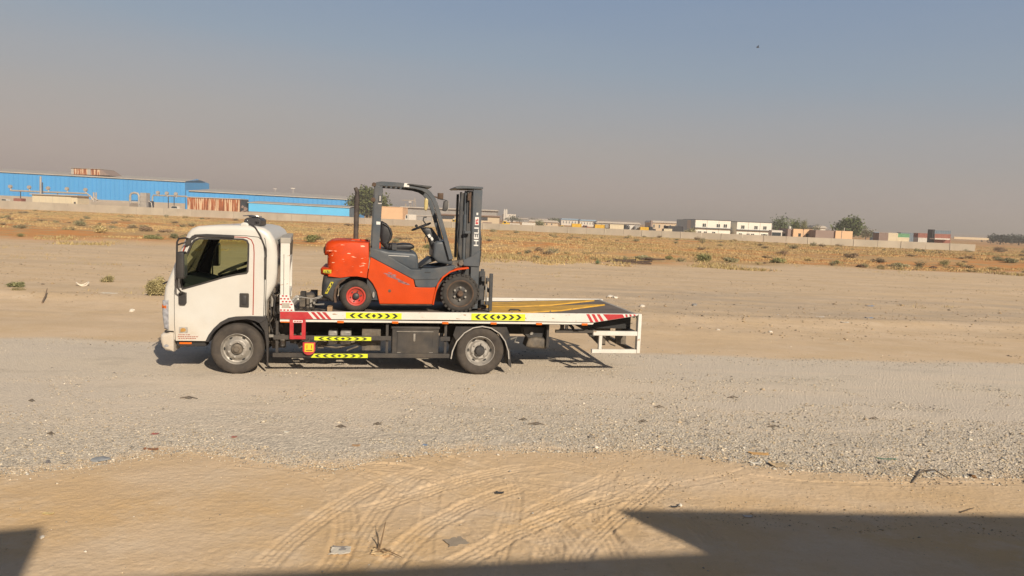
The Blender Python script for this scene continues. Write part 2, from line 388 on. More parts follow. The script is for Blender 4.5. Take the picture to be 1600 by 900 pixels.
# doors, near and far
DO = [(-.90, .515), (-.915, .8), (-.915, 1.26), (-.895, 1.45), (-.845, 1.67), (-.785, 1.87), (-.71, 2.05), (-.66, 2.125), (-.58, 2.15), (.12, 2.155), (.30, 2.14), (.37, 2.08), (.39, 1.9), (.392, 1.3), (.385, .915), (.20, .915), (-.02, .905), (-.13, .882), (-.24, .82), (-.345, .715), (-.415, .61), (-.465, .515)]
for side, ys, lab in ((0, (YN-.012, YN+.004), None), (1, (YF_-.004, YF_+.012), None)):
    yo = ys[0] if side == 0 else ys[1]; sg = -1 if side == 0 else 1
    mb = MB().plate(poly_in(DO, -.009), (YN if side == 0 else YF_)+sg*.003, WIN)
    P(mb, 'door_gap', 'ink_black', cab)
    mb = MB(); n = len(DO)
    mb.plate(DO, yo, WIN)
    o2 = [(x, ys[0], z) for x, z in DO]+[(x, ys[1], z) for x, z in DO]; mb.add(o2, [(i, (i+1) % n, n+(i+1) % n, n+i) for i in range(n)])
    door = P(mb, 'door', 'cab_white')
    # window seal + glass
    mb = MB(); a = poly_in(WIN, -.012); b_ = poly_in(WIN, .014); n = len(WIN)
    v = [(x, yo+sg*.004, z) for x, z in a]+[(x, yo+sg*.004, z) for x, z in b_]+[(x, yo-sg*.04, z) for x, z in b_]+[(x, yo-sg*.002, z) for x, z in a]
    mb.add(v, [(i, (i+1) % n, n+(i+1) % n, n+i) for i in range(n)]+[(n+i, n+(i+1) % n, 2*n+(i+1) % n, 2*n+i) for i in range(n)]+[(i, (i+1) % n, 3*n+(i+1) % n, 3*n+i) for i in range(n)])
    P(mb, 'window_seal', 'black_plastic', door)
    P(MB().plate(poly_in(WIN, .010), yo-sg*.02), 'window_glass', 'cab_glass', door)
    mb = MB().prism([(.035, 1.05), (.165, 1.045), (.17, 1.06), (.17, 1.255), (.16, 1.27), (.04, 1.27), (.03, 1.26), (.03, 1.06)], yo+sg*.010, yo-sg*.002)
    hd = P(mb, 'door_handle', 'black_plastic', door, .004)
    P(MB().rprism([(.065, 1.09), (.135, 1.09), (.135, 1.235), (.065, 1.235)], yo+sg*.022, yo+sg*.008, .008, None, 2), 'grip', 'dark_trim', hd, .004)
    # thin red pinstripe round the door frame
    pin = [(.232, .93), (.238, 1.4), (.242, 1.9), (.235, 2.02), (.20, 2.10), (.13, 2.135), (-.1, 2.137), (-.40, 2.135), (-.55, 2.125)]
    P(MB().bar(pin, .014, 0, yo+sg*.0035, yo-sg*.002), 'pinstripe', 'red_line', door)
    P(MB().bar([(-.86, 1.72), (-.80, 1.87), (-.76, 1.98)], .016, 0, yo+sg*.0035, yo-sg*.002), 'pillar_stripe', 'red_line', door)
    # rain visor
    P(MB().prism([(-.76, 1.97), (-.70, 2.09), (-.62, 2.155), (-.45, 2.17), (-.05, 2.165), (-.05, 2.12), (-.4, 2.125), (-.58, 2.125), (-.66, 2.07), (-.72, 1.97)], yo+sg*.03, yo-sg*.001), 'rain_visor', 'dark_trim', door, .004)
    # side turn lamp and door lettering rows
    if side == 0:
        P(MB().prism([(-.85, .64), (-.735, .64), (-.725, .65), (-.725, .72), (-.735, .73), (-.85, .73)], yo-.010, yo), 'reflector_plate', 'rim_light', door, .002)
        P(MB().prism(ell(-.79, .685, .04, .03, 12), yo-.016, yo-.008).prism([(-.835, .655), (-.81, .655), (-.77, .715), (-.795, .715)], yo-.013, yo-.008), 'side_lamp', 'dull_amber', door)
        mb = MB(); rnd = random.Random(3)
        for zz, xa, xb in ((.605, -.86, -.70), (.575, -.87, -.60), (.548, -.86, -.62)):
            x = xa
            while x < xb:
                w_ = rnd.uniform(.012, .03); mb.box(x, x+w_, yo-.003, yo, zz, zz+.010); x += w_+rnd.uniform(.006, .014)
        P(mb, 'door_lettering', 'red_line', door)
# mirrors
for sg, yy, nm in ((-1, YN, 'n'), (1, YF_, 'f')):
    yc = yy+sg*.22
    mb = MB().tube([(-.70, yy, 2.08), (-.74, yy+sg*.1, 2.10), (-.80, yc, 2.09), (-.825, yc, 2.04), (-.83, yc, 1.7), (-.825, yc, 1.36), (-.79, yy+sg*.16, 1.29), (-.76, yy+sg*.02, 1.25)], .014, 8)
    mb.tube([(-.72, yy, 2.03), (-.78, yy+sg*.12, 2.02), (-.81, yc, 2.0)], .012, 6)
    mb.prism([(-.745, 1.99), (-.68, 2.0), (-.66, 2.09), (-.74, 2.10)], yy-.001 if sg > 0 else yy-.05, yy+.05 if sg > 0 else yy)
    arm = P(mb, 'mirror_arm', 'black_plastic')
    z0, z1 = (1.50, 1.90) if sg < 0 else (1.52, 1.93)
    P(MB().rprism([(-.80, z0), (-.715, z0), (-.705, z0+.02), (-.705, z1-.02), (-.72, z1), (-.79, z1), (-.815, z1-.04), (-.815, z0+.04)], yc-.10, yc+.10, .02, None, 3), 'mirror_housing', 'black_plastic', arm)
    P(MB().box(-.704, -.701, yc-.085, yc+.085, z0+.03, z1-.03), 'mirror_face', 'mirror_face', arm)
    P(MB().prism([(-.85, 1.10), (-.83, 1.075), (-.76, 1.075), (-.74, 1.10), (-.74, 1.265), (-.85, 1.265)], yy+(0 if sg > 0 else -.055), yy+(.055 if sg > 0 else 0)), 'mirror_bracket', 'black_plastic', arm, .008)
# headlights, grille, bumper, cowl
for y0, y1 in ((.142, .50), (1.80, 2.158)):
    h_ = P(MB().rprism([(-1.0, .68), (-1.075, .69), (-1.102, .92), (-1.100, 1.13), (-1.0, 1.15)], y0, y1, .045, [.2, 1, 1, 1, .2], 4), 'headlight', 'lens_clear')
    P(MB().rprism([(-1.03, 1.0), (-1.107, 1.01), (-1.106, 1.07), (-1.03, 1.07)], y0-.003, y1-.18 if y0 < 1 else y1+.003, .04, [.2, 1, 1, .2], 3), 'turn_lens', 'amber', h_)
    P(MB().cyl((-1.075, (y0+y1)/2, .82), .06, -.02, .02, 'x'), 'bulb_reflector', 'chrome', h_)
P(MB().box(-1.105, -1.06, .55, 1.75, .75, 1.05), 'grille', 'black_plastic', bevel=.01)
P(MB().rprism([(-.93, .665), (-1.07, .665), (-1.07, .64), (-.93, .64)], .145, 2.155, .03, [0, 1, 1, 0], 3), 'bumper_trim', 'black_plastic')
P(MB().rprism([(-.925, .635), (-1.09, .635), (-1.125, .60), (-1.125, .50), (-1.10, .41), (-1.05, .36), (-.925, .345)], .125, 2.175, .06, [.1, 1, 1, 1, 1, 1, .1], 5), 'bumper', 'cab_white')
P(MB().prism(ell(-1.03, .44, .035, .02, 12), .120, .135).cyl((-1.12, .5, .5), .05, -.02, .02, 'x'), 'fog_lamp', 'lens_clear')
P(MB().box(-.90, -.47, .19, .42, .42, .505).box(-.90, -.5, .3, 2.0, .46, .56), 'step', 'chassis_dark', bevel=.01)
P(MB().box(-.86, -.68, .180, .192, .455, .485), 'step_marker', 'amber', bevel=.003)
# wheel-arch flare
ar = [(-.475, .50), (-.425, .61), (-.35, .715), (-.25, .815), (-.135, .878), (-.01, .905), (.20, .915), (.43, .915), (.43, .86), (.40, .84)]
ai = [(.33, .80), (.26, .835), (.14, .86), (-.01, .845), (-.12, .82), (-.22, .77), (-.32, .68), (-.385, .59), (-.42, .50)]
P(MB().prism(ar+ai, YN-.02, YN+.10).prism(ar+ai, YF_-.10, YF_+.02), 'wheel_arch', 'dark_trim', bevel=.008)
P(MB().bar([(-.43, .5), (-.36, .66), (-.2, .80), (0, .86), (.2, .82), (.38, .66), (.44, .45)], .02, 0, .2, .75).bar([(-.43, .5), (-.36, .66), (-.2, .80), (0, .86), (.2, .82), (.38, .66), (.44, .45)], .02, 0, 1.55, 2.1), 'inner_arch', 'chassis_dark')
for yy in (.14, 2.1):
    P(MB().prism([(.30, .90), (.43, .90), (.455, .80), (.47, .5), (.46, .10), (.445, .10), (.43, .5), (.40, .68), (.30, .84)], yy, yy+.06), 'mudflap', 'black_plastic', bevel=.004)
# roof gear
lb = P(MB().prism([(.03, 2.315), (.05, 2.41), (.09, 2.435), (.26, 2.435), (.30, 2.40), (.30, 2.315)], .42, .98), 'light_bar', 'dark_trim', bevel=.012)
P(MB().box(.06, .10, .40, .47, 2.33, 2.40).box(.20, .27, .42, .46, 2.335, 2.385), 'lamp_lens', 'chrome', lb, .004)
P(MB().box(.10, .24, .5, .9, 2.44, 2.462).tube([(.02, .47, 2.46), (.16, .45, 2.475), (.31, .47, 2.45)], .009, 6), 'bar_top', 'chrome', lb, .004)
P(MB().rprism([(.03, 2.22), (.15, 2.22), (.152, 2.32)]+ell(.09, 2.32, .062, .045, 8, 0, math.pi)+[(.028, 2.32)], .175, .235, .015, None, 3), 'siren_horn', 'cab_white')
P(MB().tube([(.17, .20, 2.34), (.25, .15, 2.30), (.33, .13, 2.18), (.39, .125, 2.03), (.42, .12, 1.95), (.425, .12, 1.85), (.40, .125, 1.80)], .011, 8), 'roof_hose', 'black_plastic')
P(MB().rprism([(.395, 1.50), (.425, 1.50), (.425, 1.81), (.395, 1.81)], .115, .15, .01, None, 2), 'cab_vent', 'black_plastic')
P(MB().tube([(.415, YN-.004, .92), (.42, YN-.004, 1.3), (.425, YN-.0, 1.95), (.40, YN+.0, 2.12), (.33, YN+.02, 2.2)], .005, 5), 'cab_seam', 'ink_black')
P(MB().rprism([(.50, 1.68), (.62, 1.70), (.64, 2.05), (.60, 2.12), (.54, 2.10)], .5, 1.9, .03, None, 3), 'rear_window_frame', 'dark_trim')
# interior
P(MB().prism([(-1.0, 1.0), (-.60, 1.0), (-.58, 1.25), (-.64, 1.36), (-.78, 1.40), (-.98, 1.44)], .22, 2.08), 'dashboard', 'interior_grey', bevel=.02)
sw = P(MB().tube([(-.10+.27*math.sin(a), .62+.22*math.cos(a), 1.63+.27*math.sin(a)*.42+.03*math.cos(a)**2) for a in [i*math.pi/16 for i in range(32)]], .015, 8, close=True).tube([(-.62, .62, 1.25), (-.10, .62, 1.60)], .03, 8).tube([(-.36, .62, 1.52), (.16, .62, 1.74)], .016, 6), 'steering_wheel', 'black_plastic')
for yc in (.62, 1.2, 1.75):
    s_ = P(MB().rprism([(-.35, 1.05), (.10, 1.02), (.12, 1.15), (-.33, 1.20)], yc-.23, yc+.23, .04, None, 3), 'seat', 'seat_vinyl')
    P(MB().rprism([(.10, 1.10), (.22, 1.08), (.36, 1.60), (.28, 1.62)], yc-.2, yc+.2, .04, None, 3), 'seat_back', 'seat_vinyl', s_)
P(MB().prism([(-.76, 1.30), (-.5, 1.40), (-.2, 1.50), (.15, 1.62), (.15, 1.0), (-.76, 1.0)], YN+.03, YN+.07).prism([(-.76, 1.30), (-.5, 1.40), (-.2, 1.50), (.15, 1.58), (.15, 1.0), (-.76, 1.0)], YF_-.07, YF_-.03), 'door_card', 'interior_grey')

# ---- wheels
def tyre_prof(r, ri, w, bulge=.006):
    return [(.035, ri-.02), (.014, ri), (.010, ri+.012), (.0, ri+.25*(r-ri)), (-bulge, ri+.5*(r-ri)), (.0, ri+.78*(r-ri)), (.012, r-.018), (.028, r-.006), (.045, r), (w*.33, r+.002), (w*.34, r-.012), (w*.36, r-.012), (w*.37, r+.002),
            (w*.63, r+.002), (w*.64, r-.012), (w*.66, r-.012), (w*.67, r+.002), (w-.045, r), (w-.02, r-.01), (w, ri+.7*(r-ri)), (w+bulge, ri+.5*(r-ri)), (w, ri+.2*(r-ri)), (w-.02, ri), (w-.035, ri-.02)]
def truck_wheel(X, yo, fl, front, dual=False):
    """yo = outer face, fl = +1 if the axle lies towards +Y"""
    r, ri, w = .395, .245, .21
    t = P(MB().lathe(tyre_prof(r, ri, w), (X, yo, r), 72, flip=fl, smooth=True), 'wheel', 'rubber', sharp=50)
    me = t.data
    for v in me.vertices:                                  # weight flattens the contact patch
        if v.co.z < .012: v.co.z = .004
    if dual:
        P(MB().lathe(tyre_prof(r, ri, w), (X, yo+fl*.24, r), 48, flip=fl).lathe([(.03, ri), (.1, .2), (.1, 0)], (X, yo+fl*.24, r), 24, flip=fl), 'inner_wheel', 'rubber', t)
    c = (X, yo, r)
    if front:
        prof = [(.10, .22), (.035, .226), (.014, .243), (.012, .238), (.022, .226), (.055, .212), (.062, .192), (.050, .172), (.022, .150), (.014, .135), (.014, .095), (.03, .085)]
        hub = [(.03, .085), (-.01, .082), (-.018, .070), (-.02, .045), (-.045, .040), (-.05, .026), (-.05, 0)]
        hh, hr, lr, ly = .19, .018, .118, .012; m_ = 'rim_silver'
    else:
        prof = [(.10, .22), (.035, .226), (.014, .243), (.012, .238), (.03, .228), (.075, .216), (.11, .205), (.135, .185), (.13, .165), (.095, .145), (.085, .135), (.085, .085), (.1, .08)]
        hub = [(.1, .08), (.02, .078), (.008, .066), (.004, .03), (.004, 0)]
        hh, hr, lr, ly = .187, .02, .115, .083; m_ = 'rim_light'
    rim = P(MB().lathe(prof, c, 56, flip=fl), 'rim', m_, t, sharp=40)
    P(MB().lathe(hub, c, 24, flip=fl), 'hub', 'frame_black' if not front else 'engine_grime', rim)
    mb = MB()
    for k in range(6):
        a = k*math.pi/3+.3; mb.cyl((X+lr*math.cos(a), yo+fl*(ly-.012), r+lr*math.sin(a)), .017, -.012, .016, n=6)
    P(mb, 'lug_nut', 'rim_light' if front else 'metal_grey', rim)
    mb = MB()
    for k in range(6):
        a = k*math.pi/3; px_, pz_ = X+hh*math.cos(a), r+hh*math.sin(a); yy = yo+fl*(.055 if front else .118)
        pts = []
        for q in range(12):
            b = q/12*2*math.pi; u_, v_ = hr*1.5*math.cos(b), hr*.75*math.sin(b)
            pts.append((px_-math.sin(a)*u_+math.cos(a)*v_, yy-fl*.006, pz_+math.cos(a)*u_+math.sin(a)*v_))
        mb.add(pts, [list(range(12))])
    P(mb, 'hole_shade', 'ink_black', rim)  # flat black discs paint the shade inside the rim's hand holes
truck_wheel(0, .10, 1, True); truck_wheel(0, 2.20, -1, True)
truck_wheel(3.815, .06, 1, False, True); truck_wheel(3.815, 2.24, -1, False, True)
P(MB().cyl((0, 0, .42), .05, .3, 2.0).cyl((3.815, 0, .42), .06, .4, 1.9).lathe([(-.2, .06), (-.1, .17), (.1, .17), (.2, .06)], (3.815, 1.15, .42), 24), 'axle', 'chassis_dark')
# fenders over the rear wheels
for y0, y1 in ((.04, .52), (1.78, 2.26)):
    fo = [(3.335, .27), (3.355, .40), (3.42, .56), (3.54, .70), (3.68, .785), (3.83, .81), (3.98, .785), (4.12, .70), (4.22, .57), (4.28, .40), (4.295, .27)]
    f_ = P(MB().bar(fo, .022, 0, y0, y1), 'rear_fender', 'black_plastic')
    ye = y0-.006 if y0 < 1 else y1
    P(MB().bar([(p[0], p[1]) for p in fo], .018, 0, ye, ye+.006), 'fender_edge', 'rim_light', f_)
    P(MB().prism([(4.24, .46), (4.31, .44), (4.345, .12), (4.30, .15)], y0+.02, y1-.04), 'mudflap', 'black_plastic', f_)
    P(MB().prism([(3.36, .74), (3.5, .80), (4.18, .80), (4.28, .70), (4.27, .6), (4.2, .78)] if False else [(3.40, .80), (4.24, .80), (4.30, .66), (4.25, .57), (4.12, .72), (3.98, .80), (3.68, .80), (3.54, .71), (3.41, .57), (3.36, .66)], y0+.02, y0+.03), 'fender_bracket', 'chassis_dark', f_)

# ---- chassis and underside
mb = MB()
for yy in (.74, 1.50): mb.box(-.95, 5.0, yy, yy+.06, .58, .80)
for xx in (-.8, .7, 1.6, 2.6, 3.3, 4.4, 4.93): mb.box(xx, xx+.08, .8, 1.5, .60, .78)
P(mb, 'chassis_frame', 'chassis_dark')
mb = MB()
for yy in (.45, 1.75): mb.box(.68, 6.3, yy, yy+.08, .80, .93)
for i in range(12): mb.box(.75+i*.44, .80+i*.44, .07, 2.23, .84, .925)
P(mb, 'bed_crossmember', 'chassis_dark')
mb = MB(); rnd = random.Random(5)                           # engine and gearbox clutter behind the cab
for i in range(26):
    x, z, y = rnd.uniform(.38, .62), rnd.uniform(.42, 1.30), rnd.uniform(.3, .9)
    if z > 1.1: x = rnd.uniform(.48, .6)
    mb.obox((x, y, z), (rnd.uniform(.04, .13), rnd.uniform(.05, .2), rnd.uniform(.04, .14)), Matrix.Rotation(rnd.uniform(-.3, .3), 3, 'Y'))
for i in range(10):
    x, z, y = rnd.uniform(.42, .6), rnd.uniform(.5, 1.1), rnd.uniform(.24, .5)
    mb.tube([(x, y, z), (x+rnd.uniform(-.06, .06), y, z+.15), (x+rnd.uniform(-.05, .1), y+.1, z+rnd.uniform(.2, .35))], rnd.uniform(.008, .02), 6)
mb.box(.45, .95, .55, 1.7, .45, .80).box(-.6, .5, .6, 1.7, .45, 1.0)
for i in range(14):
    x = rnd.uniform(.6, 1.3); z = rnd.uniform(.36, .6); mb.obox((x, rnd.uniform(.3, .6), z), (rnd.uniform(.05, .14), .12, rnd.uniform(.04, .1)), Matrix.Rotation(rnd.uniform(-.4, .4), 3, 'Y'))
P(mb, 'engine', 'engine_grime', bevel=.006)
P(MB().cyl((.58, .45, 0), .055, .92, 1.05, 'z').cyl((.66, .32, 0), .04, .42, .60, 'z').cyl((.50, .30, 0), .03, 1.05, 1.24, 'z').box(.44, .53, .22, .3, .57, .61), 'air_filter', 'metal_grey')
P(MB().tube([(.50, .22, 1.3), (.55, .22, 1.2), (.53, .22, 1.0), (.58, .25, .9), (.55, .22, .75), (.62, .22, .62)], .014, 7).tube([(.47, .24, 1.1), (.5, .2, .95), (.47, .22, .8), (.52, .2, .65)], .01, 6), 'hose', 'black_plastic')
bt = P(MB().box(1.37, 1.51, .22, .55, .46, .68).box(1.56, 1.73, .22, .55, .46, .68), 'air_tank', 'metal_grey', bevel=.02)
P(MB().box(1.15, 2.2, .6, .72, .40, .56).box(1.9, 2.2, .25, .6, .36, .72).box(1.2, 1.3, .3, .5, .38, .5).tube([(1.25, .3, .44), (1.5, .26, .40), (1.8, .3, .47), (2.0, .3, .42)], .02, 6).tube([(1.85, .2, .44), (1.7, .22, .38), (1.66, .2, .36)], .015, 6), 'fuel_tank', 'engine_grime', bevel=.015)
tb = P(MB().box(2.38, 3.13, .10, .62, .29, .755).box(2.365, 3.145, .085, .64, .745, .785), 'toolbox', 'frame_black', bevel=.008)
P(MB().box(2.46, 3.03, .088, .10, .33, .695), 'toolbox_door', 'frame_black', tb, .006)
P(MB().box(2.45, 3.04, .084, .10, .70, .708).box(2.46, 2.52, .083, .10, .36, .366).box(2.98, 3.04, .083, .10, .36, .366), 'hinge', 'metal_grey', tb)
P(MB().box(2.72, 2.75, .075, .09, .56, .67).cyl((2.735, .075, .56), .015, 0, .015), 'latch', 'metal_grey', tb, .003)
for yy in (.05, 2.21):
    P(MB().box(.55, 2.36, yy, yy+.04, .56, .63).box(3.15, 3.31, yy, yy+.04, .56, .63), 'side_guard', 'frame_black', bevel=.005)
    P(MB().box(.54, 3.31, yy, yy+.04, .28, .35), 'side_guard', 'frame_black', bevel=.005)
    P(MB().box(2.28, 2.32, yy+.04, yy+.08, .3, .85).box(.58, .62, yy+.04, yy+.08, .3, .85).box(3.22, 3.26, yy+.04, yy+.08, .3, .85), 'guard_upright', 'frame_black')
# box and plates behind the rear axle
P(MB().prism([(4.56, .775), (4.97, .775), (4.95, .60), (4.90, .57), (4.66, .57), (4.60, .64)], .35, 1.3), 'rear_locker', 'frame_black', bevel=.015)
P(MB().rprism([(4.62, .44), (4.70, .41), (4.95, .40), (5.0, .42), (5.0, .58), (4.80, .60), (4.66, .57)], .28, .62, .04, None, 3), 'spare_guard', 'engine_grime')
P(MB().box(4.96, 5.0, .22, 2.1, .44, .84), 'rear_plate', 'chassis_dark')
P(MB().cyl((4.72, .33, .66), .03, 0, .03).tube([(4.36, .3, .56), (4.46, .28, .60), (4.42, .28, .52), (4.5, .3, .5)], .016, 6), 'coupling', 'metal_grey')

# ---- flat bed
def RZ(x): return 1.012+.0083*(x-.65)
mb = MB()
FLOOR = [(.66, .935), (1.785, .945), (3.505, .966), (4.6, .985), (6.49, 1.052)]
mb.prism(FLOOR+[(x, z-.02) for x, z in FLOOR[::-1]], .06, 2.24)
bed = P(mb, 'bed_floor', 'deck_steel')
for y0, y1, ye in ((0, .06, 0), (2.24, 2.30, 2.3)):
    up = [(.65, RZ(.65)), (6.49, RZ(6.49)), (6.47, RZ(6.49)-.03), (5.72, .905), (3.4, .912), (.65, .893)]
    lo = [(.65, .884), (5.715, .897), (5.69, .868), (.65, .848)]
    rl = P(MB().prism(up, y0, y1), 'side_rail', 'rail_white', bevel=.006)
    P(MB().prism(lo, y0+.008, y1-.008), 'rail_lip', 'rail_white', rl, .004)
    P(MB().box(.66, 5.7, y0+.016, y1-.016, .86, .93), 'rail_seam', 'ink_black', rl)
    sg = -1 if y0 == 0 else 1; e0, e1 = sorted((ye+sg*.0035, ye-sg*.004))
    def Q(x0, x1, sh=.10):                                  # slanted band from x0 to x1 at the rail's top
        return [(x0, RZ(x0)-.006), (x1, RZ(x1)-.006), (x1+sh, .898), (x0+sh, .898)]
    mb = MB().prism([(.655, RZ(.65)-.004), (1.07, RZ(1.07)-.006), (1.16, .898), (.655, .898)], e0, e1)
    for x in (1.115, 1.20, 1.285): mb.prism(Q(x, x+.05), e0, e1)
    P(mb, 'red_marking', 'red_paint', rl)
    zb = lambda x: .905+(x-5.72)*(RZ(6.49)-.03-.905)/.75+.006
    mb = MB()
    for x in (5.57, 5.66, 5.75): mb.prism([(x, RZ(x)-.006), (x+.05, RZ(x)-.006), (x+.13, max(.91, zb(x+.13))), (x+.08, max(.91, zb(x+.08)))], e0, e1)
    mb.prism([(5.86, RZ(5.86)-.006), (6.20, RZ(6.2)-.006), (6.24, zb(6.24)), (5.95, zb(5.95))], e0, e1)
    for x in (6.25, 6.32, 6.39): mb.prism([(x, RZ(x)-.006), (x+.035, RZ(x)-.006), (x+.045, zb(x+.045)+.002), (x+.015, zb(x+.015)+.002)], e0, e1)
    P(mb, 'red_marking', 'red_paint', rl)
    if sg < 0:
        mb = MB()
        for x in (1.52, 2.37, 3.17, 3.96, 4.72, 5.50): mb.box(x, x+.10, y0-.006, y0+.01, .842+(x-1.5)*.003, .878+(x-1.5)*.003)
        mb.box(.66, .80, y0-.006, y0+.01, .838, .856)
        P(mb, 'marker_lamp', 'amber', rl, .003)
P(MB().prism([(.65, .85), (.69, .85), (.69, 1.01), (.65, 1.01)], .0605, 2.2395), 'front_rail', 'rail_white')
P(MB().prism([(6.44, .98), (6.495, .98), (6.495, 1.056), (6.44, 1.05)], .0605, 2.2395), 'rear_rail', 'cap_grey', bevel=.004)
def FZ(x):
    for (a, za), (b, zb_) in zip(FLOOR, FLOOR[1:]):
        if a <= x <= b: return za+(x-a)/(b-a)*(zb_-za)
    return FLOOR[-1][1]
def strip(pts, th, nm, m_):
    v = []; n = len(pts)
    for x, y in pts: v.append((x, y, FZ(x)+th))
    for x, y in pts: v.append((x, y, FZ(x)-.002))
    mb = MB().add(v, [list(range(n))]+[(i, (i+1) % n, n+(i+1) % n, n+i) for i in range(n)]); P(mb, nm, m_, bed)
for dy in (0, .80):
    strip([(4.0, .42+dy), (4.6, .43+dy), (5.3, .62+dy*.97), (6.3, 1.30+dy*.85), (6.15, 1.33+dy*.85), (5.3, 1.22+dy*.95), (4.6, 1.13+dy), (4.12, 1.12+dy)], .022, 'ramp_strip', 'ramp_yellow')
P(MB().tube([(4.36, .55, 1.015), (4.38, .58, 1.03), (4.52, .56, 1.03), (4.55, .52, 1.015)], .012, 6), 'lashing_ring', 'chassis_dark', bed)
P(MB().box(1.33, 1.41, .5, .72, .94, 1.03), 'wheel_chock', 'wood', bed, .005)
# chevron stickers
def chevron(x0, x1, z0, z1, y, parent, nm='chevron_sticker', sl=0):
    W = x1-x0; H = z1-z0; zc = (z0+z1)/2
    p = [(x0, z0), (x1, z0), (x1, z1), (x0+sl, z1)]
    pl = P(MB().prism(p, y-.0035, y), nm, 'hi_yellow', parent)
    mb = MB(); h = H*.38; t = W*.055; d = W*.055
    mid = (x0+x1)/2
    for k in (1, 2, 3):
        for sg in (-1, 1):
            c = mid+sg*(W*.135*k)
            mb.prism([(c+sg*d*.5, zc), (c-sg*d*.5, zc+h), (c-sg*d*.5-sg*t, zc+h), (c+sg*d*.5-sg*t*.9, zc), (c-sg*d*.5-sg*t, zc-h), (c-sg*d*.5, zc-h)], y-.006, y-.0034)
    mb.prism([(mid-W*.04, zc), (mid, zc+h*.9), (mid+W*.04, zc), (mid, zc-h*.9)], y-.006, y-.0034)
    P(mb, 'chevron_print', 'ink_black', pl)
chevron(1.65, 2.52, .915, 1.013, 0, bed); chevron(3.64, 4.53, .918, 1.028, 0, bed)
chevron(1.17, 2.05, .555, .615, .05, None); chevron(1.12, 2.00, .278, .342, .05, None, sl=.05)
# red step frame and yellow warning plate
P(MB().box(.80, .855, -.012, .035, .58, .893).box(.985, 1.04, -.012, .035, .58, .893).box(.855, .985, -.012, .035, .58, .635).box(.855, .985, -.012, .035, .835, .893), 'red_step', 'red_paint', bevel=.003)
P(MB().box(.85, .995, -.0155, -.012, .845, .88), 'step_label', 'decal_white')
P(MB().box(.862, .895, -.0175, -.0155, .856, .870).box(.902, .935, -.0175, -.0155, .856, .870).box(.942, .983, -.0175, -.0155, .856, .870), 'label_print', 'red_line')
sgn = P(MB().rprism([(1.0, .53), (1.19, .53), (1.19, .40), (1.165, .355), (1.12, .33), (1.07, .33), (1.025, .355), (1.0, .40)], -.012, .012, .004, None, 2), 'warning_plate', 'red_paint')
P(MB().box(1.03, 1.165, -.016, -.012, .385, .515), 'plate_panel', 'plate_yellow', sgn)
T.text('1 1', 'plate_number', 'red_line', (1.06, -.017, .435), .055, .08, sgn); P(MB().box(1.045, 1.15, -.018, -.016, .40, .412), 'plate_bar', 'ink_black', sgn)
P(MB().box(1.085, 1.105, .012, .05, .5, .6), 'plate_bracket', 'frame_black', sgn)
# headboard (slightly skewed across the bed)
SK = -.09
hb = P(MB().prism([(.652, 1.0), (.79, 1.0), (.79, 2.07), (.652, 2.07)], 0, .11, SK), 'headboard_post', 'rail_white', bevel=.006)
hb2 = P(MB().prism([(.652, 1.0), (.79, 1.0), (.79, 2.07), (.652, 2.07)], 2.19, 2.30, SK), 'headboard_post', 'rail_white', bevel=.006)
P(MB().prism([(.70, 1.25), (.706, 1.25), (.706, 1.90), (.70, 1.90)], -.003, .002, SK).prism([(.70, 1.25), (.72, 1.25), (.72, 1.262), (.70, 1.262)], -.003, .002, SK), 'post_seam', 'ink_black', hb)
P(MB().prism([(.648, 2.07), (.80, 2.07), (.80, 2.155), (.648, 2.155)], -.004, 2.304, SK), 'headboard_beam', 'cap_grey', bevel=.006)
P(MB().prism([(.72, 1.66), (.785, 1.66), (.785, 1.80), (.72, 1.80)], .111, 2.189, SK).prism([(.72, 1.12), (.785, 1.12), (.785, 1.2), (.72, 1.2)], .111, 2.189, SK), 'headboard_rail', 'rail_white', bevel=.004)
rnd = random.Random(2)
P(MB().prism([(.648, 1.015), (.87, 1.015), (.855, 1.13), (.80, 1.22), (.79, 1.27), (.648, 1.27)], -.008, .003), 'net_sticker', 'decal_white', hb)
mb = MB()
for r_ in range(6):
    for c_ in range(4):
        x = .668+c_*.052+(r_ % 2)*.026; z = 1.035+r_*.044
        if x < .855-.30*max(0, z-1.06) and x > .655: mb.prism(ell(x, z, .018, .012, 10), -.0105, -.008)
P(mb, 'net_dots', 'red_paint', hb); P(MB().box(.68, .795, -.014, -.0105, 1.07, 1.145), 'grey_plate', 'cap_grey', hb)
# winch, cables and chain behind the headboard
wn = P(MB().box(.86, 1.02, .8, 1.5, .95, 1.16).cyl((1.02, 0, 1.10), .09, .85, 1.45).box(.98, 1.10, .72, .80, .95, 1.2).box(.98, 1.10, 1.5, 1.58, .95, 1.2), 'winch', 'engine_grime', bevel=.012)
P(MB().cyl((1.02, 0, 1.10), .07, .9, 1.4, n=24).box(.88, .96, .75, .95, 1.16, 1.24), 'drum', 'chassis_dark', wn)
P(MB().tube([(1.05, .7, 1.13), (1.2, .7, 1.15), (1.30, .7, 1.18)], .014, 6).tube([(1.03, .75, 1.06), (1.15, .72, 1.04), (1.27, .7, 1.05)], .014, 6).box(1.04, 1.08, .68, .73, 1.0, 1.15).box(1.1, 1.13, .6, 1.3, 1.06, 1.1).tube([(.8, .4, 1.18), (.92, .45, 1.19), (1.1, .5, 1.16), (1.25, .6, 1.2)], .01, 6), 'hook', 'metal_grey', wn)
P(MB().tube([(.95, .5, 1.02), (1.05, .3, .96), (1.1, .35, .97), (1.2, .3, .96), (1.1, .2, .955), (1.0, .3, .96), (.85, .4, .95)], .012, 6).tube([(1.12, .62, 1.06), (1.125, .5, 1.0), (1.13, .35, .96)], .008, 5).tube([(.86, .3, 1.0), (1.0, .5, 1.01), (1.2, .55, .97), (1.3, .5, .96)], .01, 5), 'cable', 'black_plastic', wn)
